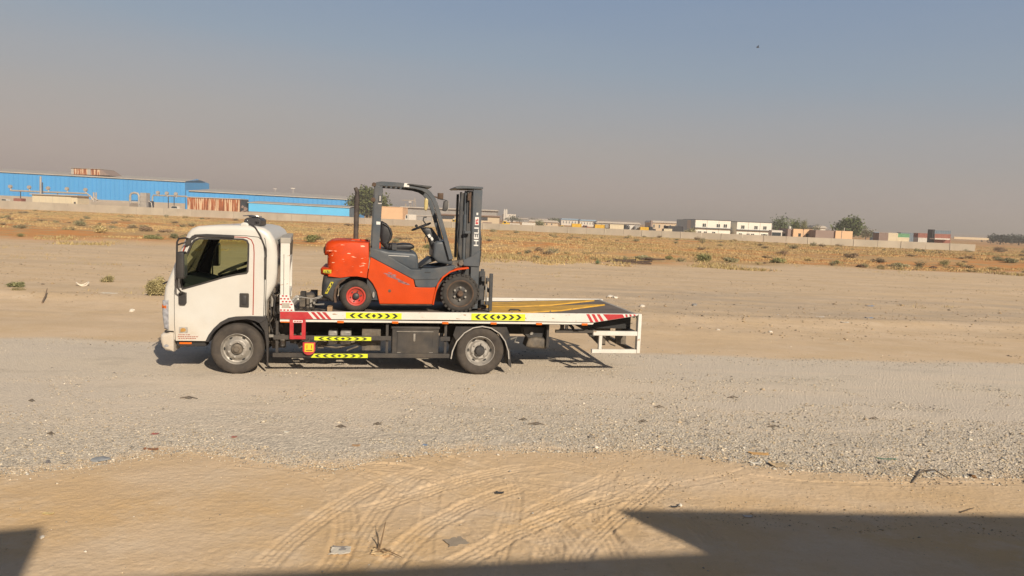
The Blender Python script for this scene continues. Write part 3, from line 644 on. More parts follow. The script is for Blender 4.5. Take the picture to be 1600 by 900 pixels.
# ---- tail frame
mb = MB().box(6.485, 6.545, -.01, .10, .39, 1.06).box(5.71, 6.484, .0, .07, .685, .76).box(5.70, 6.484, .0, .07, .385, .45).box(5.815, 5.87, .003, .067, .451, .684)
mb.box(6.485, 6.545, 2.20, 2.31, .39, 1.06).box(5.71, 6.484, 2.23, 2.30, .685, .76).box(5.70, 6.484, 2.23, 2.30, .385, .45).box(5.815, 5.87, 2.233, 2.297, .451, .684)
P(mb, 'tail_frame', 'rail_white', bevel=.005)
P(MB().box(6.40, 6.484, .101, 2.199, .69, .76).box(6.42, 6.484, .101, 2.199, .39, .45), 'underride_bar', 'frame_black', bevel=.005)
P(MB().box(6.30, 6.48, .55, .62, .45, .95).box(6.05, 6.12, .6, .68, .42, .72).box(6.05, 6.3, .9, 1.4, .45, .7).tube([(5.98, .3, .62), (6.1, .25, .5), (6.2, .3, .46)], .012, 6), 'tail_bracket', 'engine_grime')
P(MB().prism([(5.78, .875), (6.46, 1.01), (6.46, .765), (5.80, .765)], .30, .33).prism([(5.78, .875), (6.46, 1.01), (6.46, .765), (5.80, .765)], 1.97, 2.0), 'ramp_side_shade', 'ink_black')  # black panels carry the shade between rail and tail frame
for y0 in (.24, 2.0):
    P(MB().box(5.12, 5.80, y0, y0+.06, .685, .735).box(5.205, 5.265, y0, y0+.055, .735, .87).bar([(5.52, .87), (5.92, .50), (5.95, .40)], .055, 0, y0+.062, y0+.11).bar([(5.66, .87), (5.86, .68)], .05, 0, y0+.112, y0+.15), 'tail_arm', 'frame_black', bevel=.004)
P(MB().box(5.76, 5.9, .5, 1.9, .66, .9), 'slide_beam', 'chassis_dark')

# ================================================================== FORKLIFT (same frame)
F = Thing('forklift', 'orange forklift with grey mast and guard parked on the flatbed', 'forklift', (2.65, 1.15, .95), TF)
P = F.part
A, B = .55, 1.75
mb = MB().prism([(2.17, 1.09), (3.04, 1.10), (3.09, 1.385), (2.75, 1.38), (2.72, 1.505), (2.01, 1.862), (1.965, 1.52), (2.05, 1.43), (2.12, 1.30)], A, A+.12)
mb.prism([(2.17, 1.09), (3.04, 1.10), (3.09, 1.385), (2.75, 1.38), (2.72, 1.505), (2.01, 1.862), (1.965, 1.52), (2.05, 1.43), (2.12, 1.30)], B-.12, B)
ch = P(mb, 'chassis', 'forklift_orange', bevel=.008)
P(MB().box(1.5, 3.6, A+.24, B-.24, 1.12, 1.6).box(2.2, 3.05, A+.13, B-.13, 1.12, 1.6), 'underbody', 'fork_dark')
P(MB().prism([(2.17, 1.085), (3.04, 1.095), (3.04, 1.08), (2.2, 1.068)], A+.01, A+.05), 'sill_rust', 'rust_brown')
mb = MB()
for i, (x, z, a, b) in enumerate([(2.30, 1.585, .085, .016), (2.36, 1.545, .10, .018), (2.45, 1.51, .10, .012), (2.55, 1.455, .09, .022), (2.50, 1.475, .05, .02), (2.40, 1.57, .04, .022), (2.62, 1.43, .05, .016), (2.33, 1.61, .05, .01)]):
    rnd = random.Random(i); mb.prism([(x+a*math.cos(t)*rnd.uniform(.6, 1)+b*math.sin(t)*.4, z+b*math.sin(t)*rnd.uniform(.5, 1)-.35*a*math.cos(t)*.6) for t in [k*math.pi/5 for k in range(10)]], A-.002, A)
P(mb, 'faded_decal', 'decal_blue', ch)
P(MB().prism(ell(2.33, 1.31, .024, .026, 14), A-.004, A+.002), 'fuel_cap', 'rust_brown', ch)
# counterweight
cw = [(1.265, 1.865), (1.255, 1.93), (1.27, 2.03), (1.31, 2.09), (1.38, 2.118), (1.5, 2.125), (1.70, 2.125), (1.985, 2.105), (1.985, 1.80), (1.955, 1.515), (1.90, 1.525), (1.80, 1.54), (1.68, 1.535), (1.53, 1.51), (1.33, 1.53), (1.318, 1.60), (1.312, 1.75), (1.312, 1.865)]
P(MB().rprism(cw, A, B, .14, [.9, 1, 1, 1, .8, .5, .3, .12, 0, 0, 0, 0, 0, 0, 0, .9, 1, 1], 7), 'counterweight', 'weight_orange', sharp=35)
lip = P(MB().rprism([(1.21, 1.555), (1.205, 1.64), (1.225, 1.665), (1.40, 1.665), (1.40, 1.53), (1.24, 1.54)], A+.015, B-.015, .10, [1, 1, 1, .1, .1, 1], 5), 'counterweight_lip', 'weight_orange')
P(MB().rprism([(1.25, 1.90), (1.245, 1.97), (1.275, 2.04), (1.33, 2.05), (1.33, 1.90)], A+.05, A+.3, .08, [1, 1, 1, .1, .1], 4), 'tail_lamp', 'rust_brown')
P(MB().prism([(1.255, 1.585), (1.385, 1.575), (1.385, 1.635), (1.255, 1.635)], A+.004, A+.02), 'yellow_label', 'old_yellow', lip)
P(MB().prism([(1.27, 1.595), (1.30, 1.625), (1.31, 1.625), (1.285, 1.61), (1.31, 1.59)], A+.001, A+.004).prism([(1.32, 1.59), (1.36, 1.59), (1.36, 1.60), (1.335, 1.60), (1.335, 1.625), (1.32, 1.625)], A+.001, A+.004), 'label_print', 'ink_black', lip)
lw = P(MB().rprism([(1.255, 1.53), (1.235, 1.40), (1.225, 1.22), (1.27, 1.17), (1.41, 1.10), (1.45, 1.13), (1.455, 1.28), (1.50, 1.38), (1.60, 1.47), (1.70, 1.53)], A+.02, B-.02, .08, [1, 1, 1, 1, .4, .1, .1, .1, .1, .1], 4), 'lower_weight', 'fork_dark')
P(MB().bar([(1.60, 1.49), (1.51, 1.42), (1.46, 1.32), (1.445, 1.2), (1.46, 1.10)], .035, 0, A-.01, A+.08), 'arch_trim', 'rust_brown', lw)
P(MB().prism([(1.285, 1.245), (1.325, 1.24), (1.425, 1.435), (1.38, 1.44)], A+.008, A+.022), 'yellow_label', 'old_yellow', lw)
P(MB().prism([(1.305, 1.26), (1.335, 1.29), (1.33, 1.32), (1.31, 1.29)], A+.005, A+.008).prism([(1.34, 1.33), (1.36, 1.33), (1.375, 1.36), (1.35, 1.365)], A+.005, A+.008).prism([(1.38, 1.38), (1.40, 1.385), (1.40, 1.42), (1.385, 1.42)], A+.005, A+.008), 'label_print', 'ink_black', lw)
P(MB().box(1.5, 2.1, A+.3, B-.3, 1.1, 1.5).box(1.96, 2.14, A+.04, A+.1, 1.15, 1.5), 'steer_axle', 'fork_dark')
P(MB().prism(ell(2.07, 1.24, .018, .05, 10), A, A+.03), 'knuckle', 'rim_light')
# grey floor frame, hood, dash
fr = P(MB().prism([(2.0, 1.87), (2.0, 2.02), (2.13, 1.985), (2.22, 1.94), (2.45, 1.80), (2.68, 1.675), (2.83, 1.675), (2.86, 1.70), (3.06, 1.705), (3.38, 1.765), (3.43, 1.75), (3.40, 1.71), (3.27, 1.62), (3.17, 1.54), (3.13, 1.46), (3.09, 1.39), (3.02, 1.378), (2.80, 1.378), (2.755, 1.40), (2.73, 1.505)], A-.006, A+.14), 'floor_frame', 'fork_grey', bevel=.01)
P(MB().prism([(2.0, 1.87), (2.0, 2.02), (2.13, 1.985), (2.22, 1.94), (2.45, 1.80), (2.68, 1.675), (2.83, 1.675), (3.06, 1.705), (3.38, 1.765), (3.43, 1.75), (3.27, 1.62), (3.17, 1.54), (3.09, 1.39), (2.80, 1.378), (2.755, 1.40), (2.73, 1.505)], B-.14, B+.006).box(2.7, 3.3, A+.14, B-.14, 1.62, 1.68), 'floor_frame', 'fork_grey', bevel=.01)
P(MB().prism([(2.74, 1.51), (3.12, 1.53), (3.12, 1.522), (2.74, 1.50)], A-.009, A-.004).prism([(2.90, 1.625), (3.0, 1.63), (3.0, 1.64), (2.90, 1.635)], A-.009, A-.004), 'panel_line', 'ink_black', fr)
hd = P(MB().rprism([(2.0, 1.8), (2.0, 2.05), (2.2, 1.99), (2.30, 1.972), (2.70, 1.958), (2.76, 1.94), (2.785, 1.89), (2.80, 1.68), (2.78, 1.655), (2.68, 1.655), (2.45, 1.77)], A+.03, B-.03, .05, None, 4), 'hood', 'fork_grey')
P(MB().prism([(2.30, 1.90), (2.64, 1.895), (2.64, 1.888), (2.30, 1.893)], A+.024, A+.034), 'hood_line', 'decal_white', hd)
P(MB().box(2.0, 2.17, A+.1, B-.1, 1.98, 2.10), 'hood_rear', 'forklift_orange', bevel=.02)
dash = P(MB().rprism([(3.04, 1.88), (3.05, 2.12), (3.10, 2.16), (3.30, 2.16), (3.375, 1.80), (3.36, 1.76), (3.12, 1.80)], A+.08, B-.08, .04, None, 3), 'dash_panel', 'fork_grey')
P(MB().rprism([(2.80, 1.69), (3.10, 1.82), (3.08, 1.85), (3.0, 1.86), (2.84, 1.72)], A+.2, B-.2, .02, None, 2), 'pedal_plate', 'fork_dark')
P(MB().rprism([(2.86, 2.33), (2.92, 2.38), (3.03, 2.37), (3.12, 2.25), (3.26, 2.1), (3.28, 1.9), (3.10, 1.88), (3.03, 2.02), (2.97, 2.18)], A+.32, A+.60, .04, None, 3), 'steering_column', 'fork_dark', dash)
P(MB().prism([(2.95, 2.25), (2.99, 2.27), (3.02, 2.22), (2.98, 2.2)], A+.315, A+.32).prism([(3.0, 2.2), (3.03, 2.22), (3.06, 2.18), (3.03, 2.15)], A+.315, A+.32), 'column_sticker', 'decal_white', dash)
P(MB().tube([(2.85+.17*math.cos(a)*.90, A+.46+.17*math.sin(a), 2.385+.17*math.cos(a)*.38) for a in [i*math.pi/12 for i in range(24)]], .016, 8, close=True).tube([(2.71, A+.46, 2.33), (2.99, A+.46, 2.44)], .014, 6).tube([(2.85, A+.30, 2.385), (2.85, A+.62, 2.385)], .014, 6).tube([(2.85, A+.46, 2.385), (2.95, A+.46, 2.26)], .03, 8).lathe([(-.01, .0), (.0, .022), (.03, .024), (.045, .0)], (2.76, A+.34, 2.38), 12, 'z'), 'steering_wheel', 'seat_vinyl', dash)
mb = MB()
for i in range(3): mb.tube([(3.15, A+.78+i*.09, 2.1), (3.02, A+.78+i*.09, 2.30)], .008, 6).lathe([(0, 0), (.01, .018), (.035, .016), (.045, 0)], (3.02, A+.78+i*.09, 2.29), 10, 'z')
P(mb, 'control_lever', 'seat_vinyl', dash)
P(MB().tube([(2.93, A+.3, 2.24), (2.90, A+.26, 2.20), (2.92, A+.25, 2.12)], .008, 5), 'cable', 'seat_vinyl', dash)
# seat
st = P(MB().rprism([(2.30, 1.975), (2.28, 2.02), (2.32, 2.08), (2.45, 2.075), (2.55, 2.09), (2.68, 2.085), (2.745, 2.05), (2.73, 2.01), (2.66, 1.985), (2.5, 1.965)], A+.36, A+.84, .04, None, 3), 'seat', 'seat_vinyl')
P(MB().rprism([(2.17, 2.07), (2.155, 2.2), (2.15, 2.44), (2.19, 2.455), (2.27, 2.41), (2.34, 2.33), (2.37, 2.24), (2.35, 2.15), (2.30, 2.08), (2.36, 2.0), (2.28, 1.96)], A+.37, A+.83, .05, None, 4), 'backrest', 'seat_vinyl', st)
P(MB().tube([(2.20, A+.355, 2.42), (2.30, A+.35, 2.36), (2.345, A+.35, 2.25), (2.32, A+.35, 2.14), (2.25, A+.355, 2.08)], .009, 6), 'piping', 'fork_dark', st)
P(MB().box(2.42, 2.66, A+.36, A+.8, 1.955, 1.985).box(2.36, 2.44, A+.33, A+.37, 1.98, 2.07), 'seat_base', 'fork_dark', st)
# overhead guard
for y0, y1, sg in ((A+.02, A+.09, -1), (B-.09, B-.02, 1)):
    P(MB().prism([(2.02, 1.90), (2.145, 1.96), (2.185, 3.0), (2.055, 3.06)], y0, y1), 'guard_pillar', 'fork_grey', bevel=.008)
    yb = y0-.03 if sg < 0 else y1
    P(MB().prism([(2.0, 2.05), (2.03, 2.05), (2.065, 3.02), (2.04, 3.02)], y0+.005, y1-.005), 'pillar_edge', 'fork_dark')
    P(MB().bar([(2.06, 3.02), (2.09, 3.055), (2.16, 3.07), (2.45, 3.065), (2.72, 3.045), (2.84, 3.015), (2.93, 2.96), (3.0, 2.88), (3.05, 2.78), (3.10, 2.64), (3.20, 2.32), (3.34, 1.86)], .072, 0, y0+.003, y1-.003), 'guard_rail', 'fork_grey', bevel=.006)
mb = MB()
for i in range(8): mb.box(2.2+i*.085, 2.235+i*.085, A+.09, B-.09, 3.055-.002*i, 3.085-.002*i)
mb.box(2.06, 2.12, A+.09, B-.09, 3.02, 3.075)
P(mb, 'guard_slat', 'fork_grey')
P(MB().prism([(2.58, 3.092), (2.98, 3.065), (2.97, 3.04), (2.90, 3.035), (2.58, 3.078)], A-.01, B+.01), 'guard_visor', 'fork_dark', bevel=.005)
P(MB().prism([(2.52, 3.035), (2.61, 3.035), (2.61, 3.095), (2.53, 3.095)], A+.018, A+.0225), 'white_label', 'decal_white')
P(MB().prism([(2.09, 2.40), (2.155, 2.40), (2.155, 2.445), (2.09, 2.45)], A+.016, A+.022), 'white_label', 'decal_white')
P(MB().prism([(2.115, 2.76), (2.165, 2.76), (2.168, 2.88), (2.118, 2.88)], A+.015, A+.021), 'pillar_slot', 'ink_black'); P(MB().prism([(2.128, 2.785), (2.155, 2.785), (2.158, 2.87), (2.13, 2.87)], A+.012, A+.016).prism([(2.11, 2.735), (2.168, 2.735), (2.168, 2.757), (2.11, 2.757)], A+.012, A+.0205), 'slot_label', 'rim_light')
P(MB().lathe([(-.03, 0), (-.03, .03), (.02, .035)], (2.04, A+.01, 3.05), 12).lathe([(-.03, 0), (-.03, .035), (.02, .04)], (2.03, A+.0, 2.80), 12), 'rear_lamp', 'rust_brown')
P(MB().tube([(3.12, B-.06, 2.60), (3.16, B-.05, 2.45), (3.2, B-.02, 2.35)], .02, 6).rprism([(2.93, 2.68), (2.97, 2.66), (3.0, 2.72), (3.0, 2.86), (2.96, 2.90), (2.93, 2.86)], B-.12, B-.05, .02, None, 3), 'side_blinker', 'blinker_lens')
P(MB().tube([(2.98, B-.06, 2.55), (2.93, B-.08, 2.54), (2.92, B-.08, 2.49), (2.98, B-.07, 2.41), (3.02, B-.06, 2.41)], .012, 7), 'grab_handle', 'fork_dark')
hl = P(MB().rprism([(3.09, 2.86), (3.18, 2.86), (3.18, 2.96), (3.09, 2.96)], A+.05, A+.16, .015, None, 2).tube([(3.02, A+.05, 2.9), (3.1, A+.08, 2.88)], .012, 6), 'work_lamp', 'rust_brown')
mr = P(MB().rprism([(3.17, 2.67), (3.22, 2.66), (3.26, 2.70), (3.265, 2.82), (3.24, 2.84), (3.19, 2.83)], A+.02, A+.12, .015, None, 3).tube([(3.12, A+.07, 2.86), (3.2, A+.07, 2.85), (3.25, A+.07, 2.84)], .008, 6), 'side_mirror', 'fork_dark'); P(MB().tube([(3.255, A+.09, 2.66), (3.275, A+.09, 2.75), (3.265, A+.09, 2.84)], .007, 6), 'mirror_frame', 'rim_light', mr)
P(MB().tube([(1.755, A+.42, 2.08), (1.76, A+.42, 2.86)], .042, 14).tube([(1.76, A+.42, 2.84), (1.765, A+.42, 2.92), (1.73, A+.42, 3.0)], [.036, .036, .03], 12), 'exhaust_pipe', mat('exhaust_steel', (.045, .035, .032), .75, var=.4, scale=10, dust=.15))
P(MB().box(1.84, 1.96, A+.3, A+.5, 2.11, 2.135).box(1.68, 1.83, A+.33, A+.5, 2.11, 2.14), 'radiator_cap', 'weight_orange', bevel=.01)
# wheels
def fl_wheel(X, yo, fl, r, w, ri, front):
    z = FZ(X)+r
    prof = [(.03, ri-.01), (.01, ri), (.0, ri+.01), (-.004, ri+.3*(r-ri)), (-.002, ri+.6*(r-ri)), (.01, r-.03), (.03, r-.006), (.05, r), (w-.05, r), (w-.02, r-.02), (w, ri+.6*(r-ri)), (w, ri+.1), (w-.03, ri)]
    mb = MB().lathe(prof, (X, yo, z), 64, flip=fl)
    if front:
        for k in range(26):
            a = k/26*2*math.pi; rot = Matrix.Rotation(-a, 3, 'Y')
            for q, off in ((0, 0), (1, .12)):
                rot = Matrix.Rotation(-(a+off), 3, 'Y'); c = rot @ Vector((r-.008, 0, 0))
                mb.obox((X+c.x, yo+fl*(.035+q*(w-.07)), z+c.z), (.034, .075, .042), rot)
    t = P(mb, 'wheel', 'rubber_black' if front else 'rubber', sharp=40)
    if front:
        rp = [(.08, ri-.02), (.012, ri-.004), (.006, ri+.004), (.0, ri-.002), (.012, ri-.02), (.03, ri-.04), (.045, .12), (.035, .10), (.035, .055)]; hubp = [(.035, .055), (-.02, .05), (-.03, .035), (-.03, 0)]
        rim = P(MB().lathe(rp, (X, yo, z), 40, flip=fl), 'rim', 'frame_black', t); P(MB().lathe(hubp, (X, yo, z), 20, flip=fl), 'hub', 'rust_brown', rim)
        P(MB().lathe([(.01, ri), (-.004, ri+.008), (-.006, ri+.022), (.0, ri+.03)], (X, yo, z), 48, flip=fl), 'lock_ring', 'rust_brown', rim)
        mb = MB()
        for k in range(6):
            a = k*math.pi/3+.5; mb.cyl((X+.105*math.cos(a), yo+fl*.012, z+.105*math.sin(a)), .019, -.015, .02, n=6)
        P(mb, 'lug_nut', 'metal_grey', rim)
    else:
        rim = P(MB().lathe([(.06, ri-.02), (.012, ri-.004), (.002, ri+.004), (-.004, ri-.002), (.0, ri-.02), (.025, ri-.035), (.04, .09), (.05, .06), (.05, .05)], (X, yo, z), 40, flip=fl), 'rim', 'wheel_red', t)
        P(MB().lathe([(.06, .062), (.03, .055), (.0, .045), (-.012, .02), (-.012, 0)], (X, yo, z), 20, flip=fl), 'hub', 'fork_dark', rim)
        mb = MB()
        for k in range(6):
            a = k*math.pi/3+.2; mb.cyl((X+.088*math.cos(a), yo+fl*.03, z+.088*math.sin(a)), .012, -.012, .012, n=6)
        P(mb, 'lug_nut', 'fork_dark', rim)
for yo, fl in ((A+.0, 1), (B, -1)): fl_wheel(1.785, yo, fl, .262, .17, .155, False)
for yo, fl in ((A-.02, 1), (B+.02, -1)): fl_wheel(3.505, yo, fl, .323, .22, .205, True)
for y0, y1 in ((A-.01, A+.20), (B-.20, B+.01)):
    P(MB().bar([(3.055, 1.09), (3.09, 1.30), (3.13, 1.44), (3.21, 1.56), (3.33, 1.655), (3.46, 1.70), (3.64, 1.725)], .028, 0, y0, y1), 'front_fender', 'forklift_orange', bevel=.006)
# mast
ms = Thing  # (mast parts stay children of the forklift)
mast = P(MB().prism([(3.69, 1.02), (3.83, 1.02), (3.845, 3.05), (3.69, 3.05)], A+.13, A+.165).prism([(3.69, 1.02), (3.83, 1.02), (3.845, 3.05), (3.69, 3.05)], B-.165, B-.13)
    .prism([(3.69, 1.02), (3.715, 1.02), (3.715, 3.05), (3.69, 3.05)], A+.165, A+.21).prism([(3.69, 1.02), (3.715, 1.02), (3.715, 3.05), (3.69, 3.05)], B-.21, B-.165), 'mast', 'fork_grey', bevel=.005)
P(MB().box(3.60, 3.685, A+.2, A+.25, 1.06, 3.0).box(3.60, 3.685, B-.25, B-.2, 1.06, 3.0).box(3.60, 3.68, A+.25, B-.25, 2.9, 3.0).box(3.60, 3.68, A+.25, B-.25, 2.25, 2.33), 'inner_mast', 'fork_dark', mast, .004)
P(MB().tube([(3.575, A+.24, 1.1), (3.575, A+.24, 2.62)], .036, 14).tube([(3.575, A+.24, 2.62), (3.575, A+.24, 3.02)], .022, 12).tube([(3.575, B-.24, 1.1), (3.575, B-.24, 2.62)], .036, 14).tube([(3.575, B-.24, 2.62), (3.575, B-.24, 3.02)], .022, 12), 'lift_cylinder', 'fork_grey', mast)
P(MB().box(3.635, 3.66, A+.155, A+.2, 2.5, 3.0).box(3.60, 3.64, A+.15, A+.2, 2.86, 2.98), 'chain', 'rust_brown', mast)
P(MB().prism([(3.485, 1.85), (3.53, 1.85), (3.535, 2.98), (3.495, 2.98)], A+.22, A+.28).prism([(3.485, 1.85), (3.53, 1.85), (3.535, 2.98), (3.495, 2.98)], B-.28, B-.22).tube([(3.50, A+.2, 3.0), (3.475, A+.2, 2.8), (3.47, A+.2, 2.5), (3.45, A+.2, 2.3), (3.48, A+.2, 2.0), (3.52, A+.2, 1.85)], .012, 6).tube([(3.84, A+.2, 2.35), (3.86, A+.2, 2.2), (3.86, A+.2, 1.95), (3.84, A+.2, 1.75)], .012, 6), 'mast_hose', 'fork_dark', mast)
P(MB().prism([(3.37, 3.062), (3.40, 3.085), (3.47, 3.10), (3.85, 3.095), (3.85, 3.06), (3.55, 3.055), (3.40, 3.045)], A+.10, B-.10), 'mast_cap', 'fork_grey', mast, .006)
P(MB().prism([(3.56, 1.755), (3.83, 1.745), (3.84, 2.02), (3.80, 2.0), (3.70, 1.92), (3.56, 1.86)], A+.105, A+.13).prism([(3.56, 1.755), (3.83, 1.745), (3.84, 2.02), (3.80, 2.0), (3.70, 1.92), (3.56, 1.86)], B-.13, B-.105).box(3.56, 3.66, A+.08, A+.13, 2.30, 2.345), 'mast_bracket', 'fork_grey', mast, .005)
P(MB().tube([(3.40, A+.2, 1.80), (3.58, A+.2, 1.82)], .035, 12).lathe([(-.02, .0), (-.02, .045), (.04, .045)], (3.52, A+.13, 1.80), 14).box(3.36, 3.5, A+.16, A+.3, 1.72, 1.82), 'tilt_cylinder', 'engine_grime', mast)
F.text('HELI', 'mast_lettering', 'decal_white', (3.805, A+.1285, 2.095), .078, .315, mast, rot=(R(90), R(-90), 0))
em = P(MB().box(3.735, 3.80, A+.127, A+.1305, 2.45, 2.585), 'mast_emblem', 'decal_white', mast)
P(MB().box(3.745, 3.79, A+.1245, A+.127, 2.465, 2.50).box(3.745, 3.765, A+.1245, A+.127, 2.505, 2.545).box(3.772, 3.79, A+.1245, A+.127, 2.515, 2.56), 'emblem_mark', 'red_paint', em)
P(MB().box(3.755, 3.785, A+.127, A+.1305, 2.62, 2.66), 'white_label', 'decal_white', mast)
P(MB().box(3.70, 3.84, A+.166, B-.166, 1.03, 1.1).box(3.70, 3.78, A+.2, B-.2, 1.6, 1.7), 'mast_crossbar', 'fork_dark', mast)
cg = P(MB().box(3.87, 3.93, A+.05, B-.05, 1.10, 1.18).box(3.87, 3.93, A+.05, B-.05, 1.5, 1.58).box(3.85, 3.95, A+.18, A+.24, 1.03, 1.66).box(3.85, 3.95, B-.24, B-.18, 1.03, 1.66).box(3.86, 3.9, A+.28, A+.33, 1.0, 1.6), 'carriage', 'fork_dark', bevel=.005)
P(MB().box(4.01, 4.065, A+.03, A+.10, 1.0, 1.635).box(4.01, 4.065, B-.10, B-.03, 1.0, 1.635).box(3.95, 4.01, A+.035, A+.09, 1.1, 1.16).box(3.95, 4.01, A+.035, A+.09, 1.5, 1.56).box(4.01, 4.05, A+.1, B-.1, 1.3, 1.36), 'load_backrest', 'fork_dark', cg, .004)
P(MB().box(3.955, 3.985, A+.12, A+.16, 1.1, 1.58), 'side_shifter', 'rim_silver', cg)
P(MB().prism([(3.84, 1.0), (3.98, 1.0), (4.0, 1.06), (3.86, 1.08)], A+.2, B-.2), 'carriage_foot', 'rust_brown', cg)
# ================================================================== GROUND
def vnoise(x, y, seed=0):
    xi = np.floor(x).astype(np.int64); yi = np.floor(y).astype(np.int64); fx = x-xi; fy = y-yi
    def h(a, b):
        n = (a*374761393+b*668265263+seed*974634777) & 0x7fffffff
        n = ((n ^ (n >> 13))*1274126177) & 0x7fffffff
        return ((n ^ (n >> 16)) & 0xffff)/65535.
    u = fx*fx*(3-2*fx); v = fy*fy*(3-2*fy)
    return (h(xi, yi)*(1-u)+h(xi+1, yi)*u)*(1-v)+(h(xi, yi+1)*(1-u)+h(xi+1, yi+1)*u)*v
def fbm(x, y, o=4, seed=0):
    s = 0; a = .5; t = 0
    for i in range(o): s = s+a*vnoise(x*2**i+i*17.3, y*2**i+i*9.1, seed+i); t += a; a *= .5
    return s/t
def sst(a, b, x):
    t = np.clip((x-a)/(b-a), 0, 1); return t*t*(3-2*t)
def crv(pts):                                   # polyline in the photo -> y(x) on the ground
    g = [ground(*p) for p in pts]; return np.array([q.x for q in g]), np.array([q.y for q in g])
nx_, ny_ = crv([(-400, 748), (0, 733), (160, 722), (250, 705), (330, 702), (420, 716), (530, 728), (600, 712), (700, 700), (1000, 698), (1100, 708), (1180, 722), (1280, 735), (1600, 738), (1900, 745)])
fx_, fy_ = crv([(-600, 512), (0, 528), (400, 537), (800, 546), (1050, 553), (1200, 562), (1600, 568), (2200, 584)])
sx_, sy_ = crv([(-500, 352), (0, 371), (300, 384), (600, 398), (760, 409), (1000, 411), (1180, 415), (1600, 428), (2100, 446)])
gx = np.concatenate([-np.geomspace(9, 5000, 130)[::-1], np.arange(-8.96, -4.6, .034), np.arange(-4.6, 4.6, .013), np.arange(4.6, 8.96, .034), np.geomspace(9, 5000, 130)])
gy = np.concatenate([np.linspace(-60, 4.0, 24), np.arange(4.1, 8.7, .014), np.arange(8.7, 9.4, .022), np.arange(9.43, 17, .06), np.geomspace(17, 70, 150)[0:], np.geomspace(71, 260, 90), np.geomspace(265, 6000, 60)])
X, Y = np.meshgrid(gx, gy)
def near_edge(x, y=None): return np.interp(x, nx_, ny_)+.25*(fbm(x*1.1+3, x*0, 3, 5)-.5)
def masks(X, Y):
    ne = near_edge(X)+.35*(fbm(X*2.2, Y*2.2, 4, 11)-.5)
    fe = np.interp(X, fx_, fy_)+.5*(fbm(X*.7, Y*.9, 4, 21)-.5)
    grav = sst(-.18, .22, Y-ne-.30*(fbm(X*9, Y*9, 3, 15)-.5))*(1-sst(-.2, .25, Y-fe))
    coarse = grav*(1-sst(.4, 2.6+.0*X, Y-ne))
    se = np.interp(X, sx_, sy_)+9*(fbm(X*.09, Y*.05, 4, 31)-.5)
    scrub = sst(-2.5, 3, Y-se)
    return grav, coarse, scrub
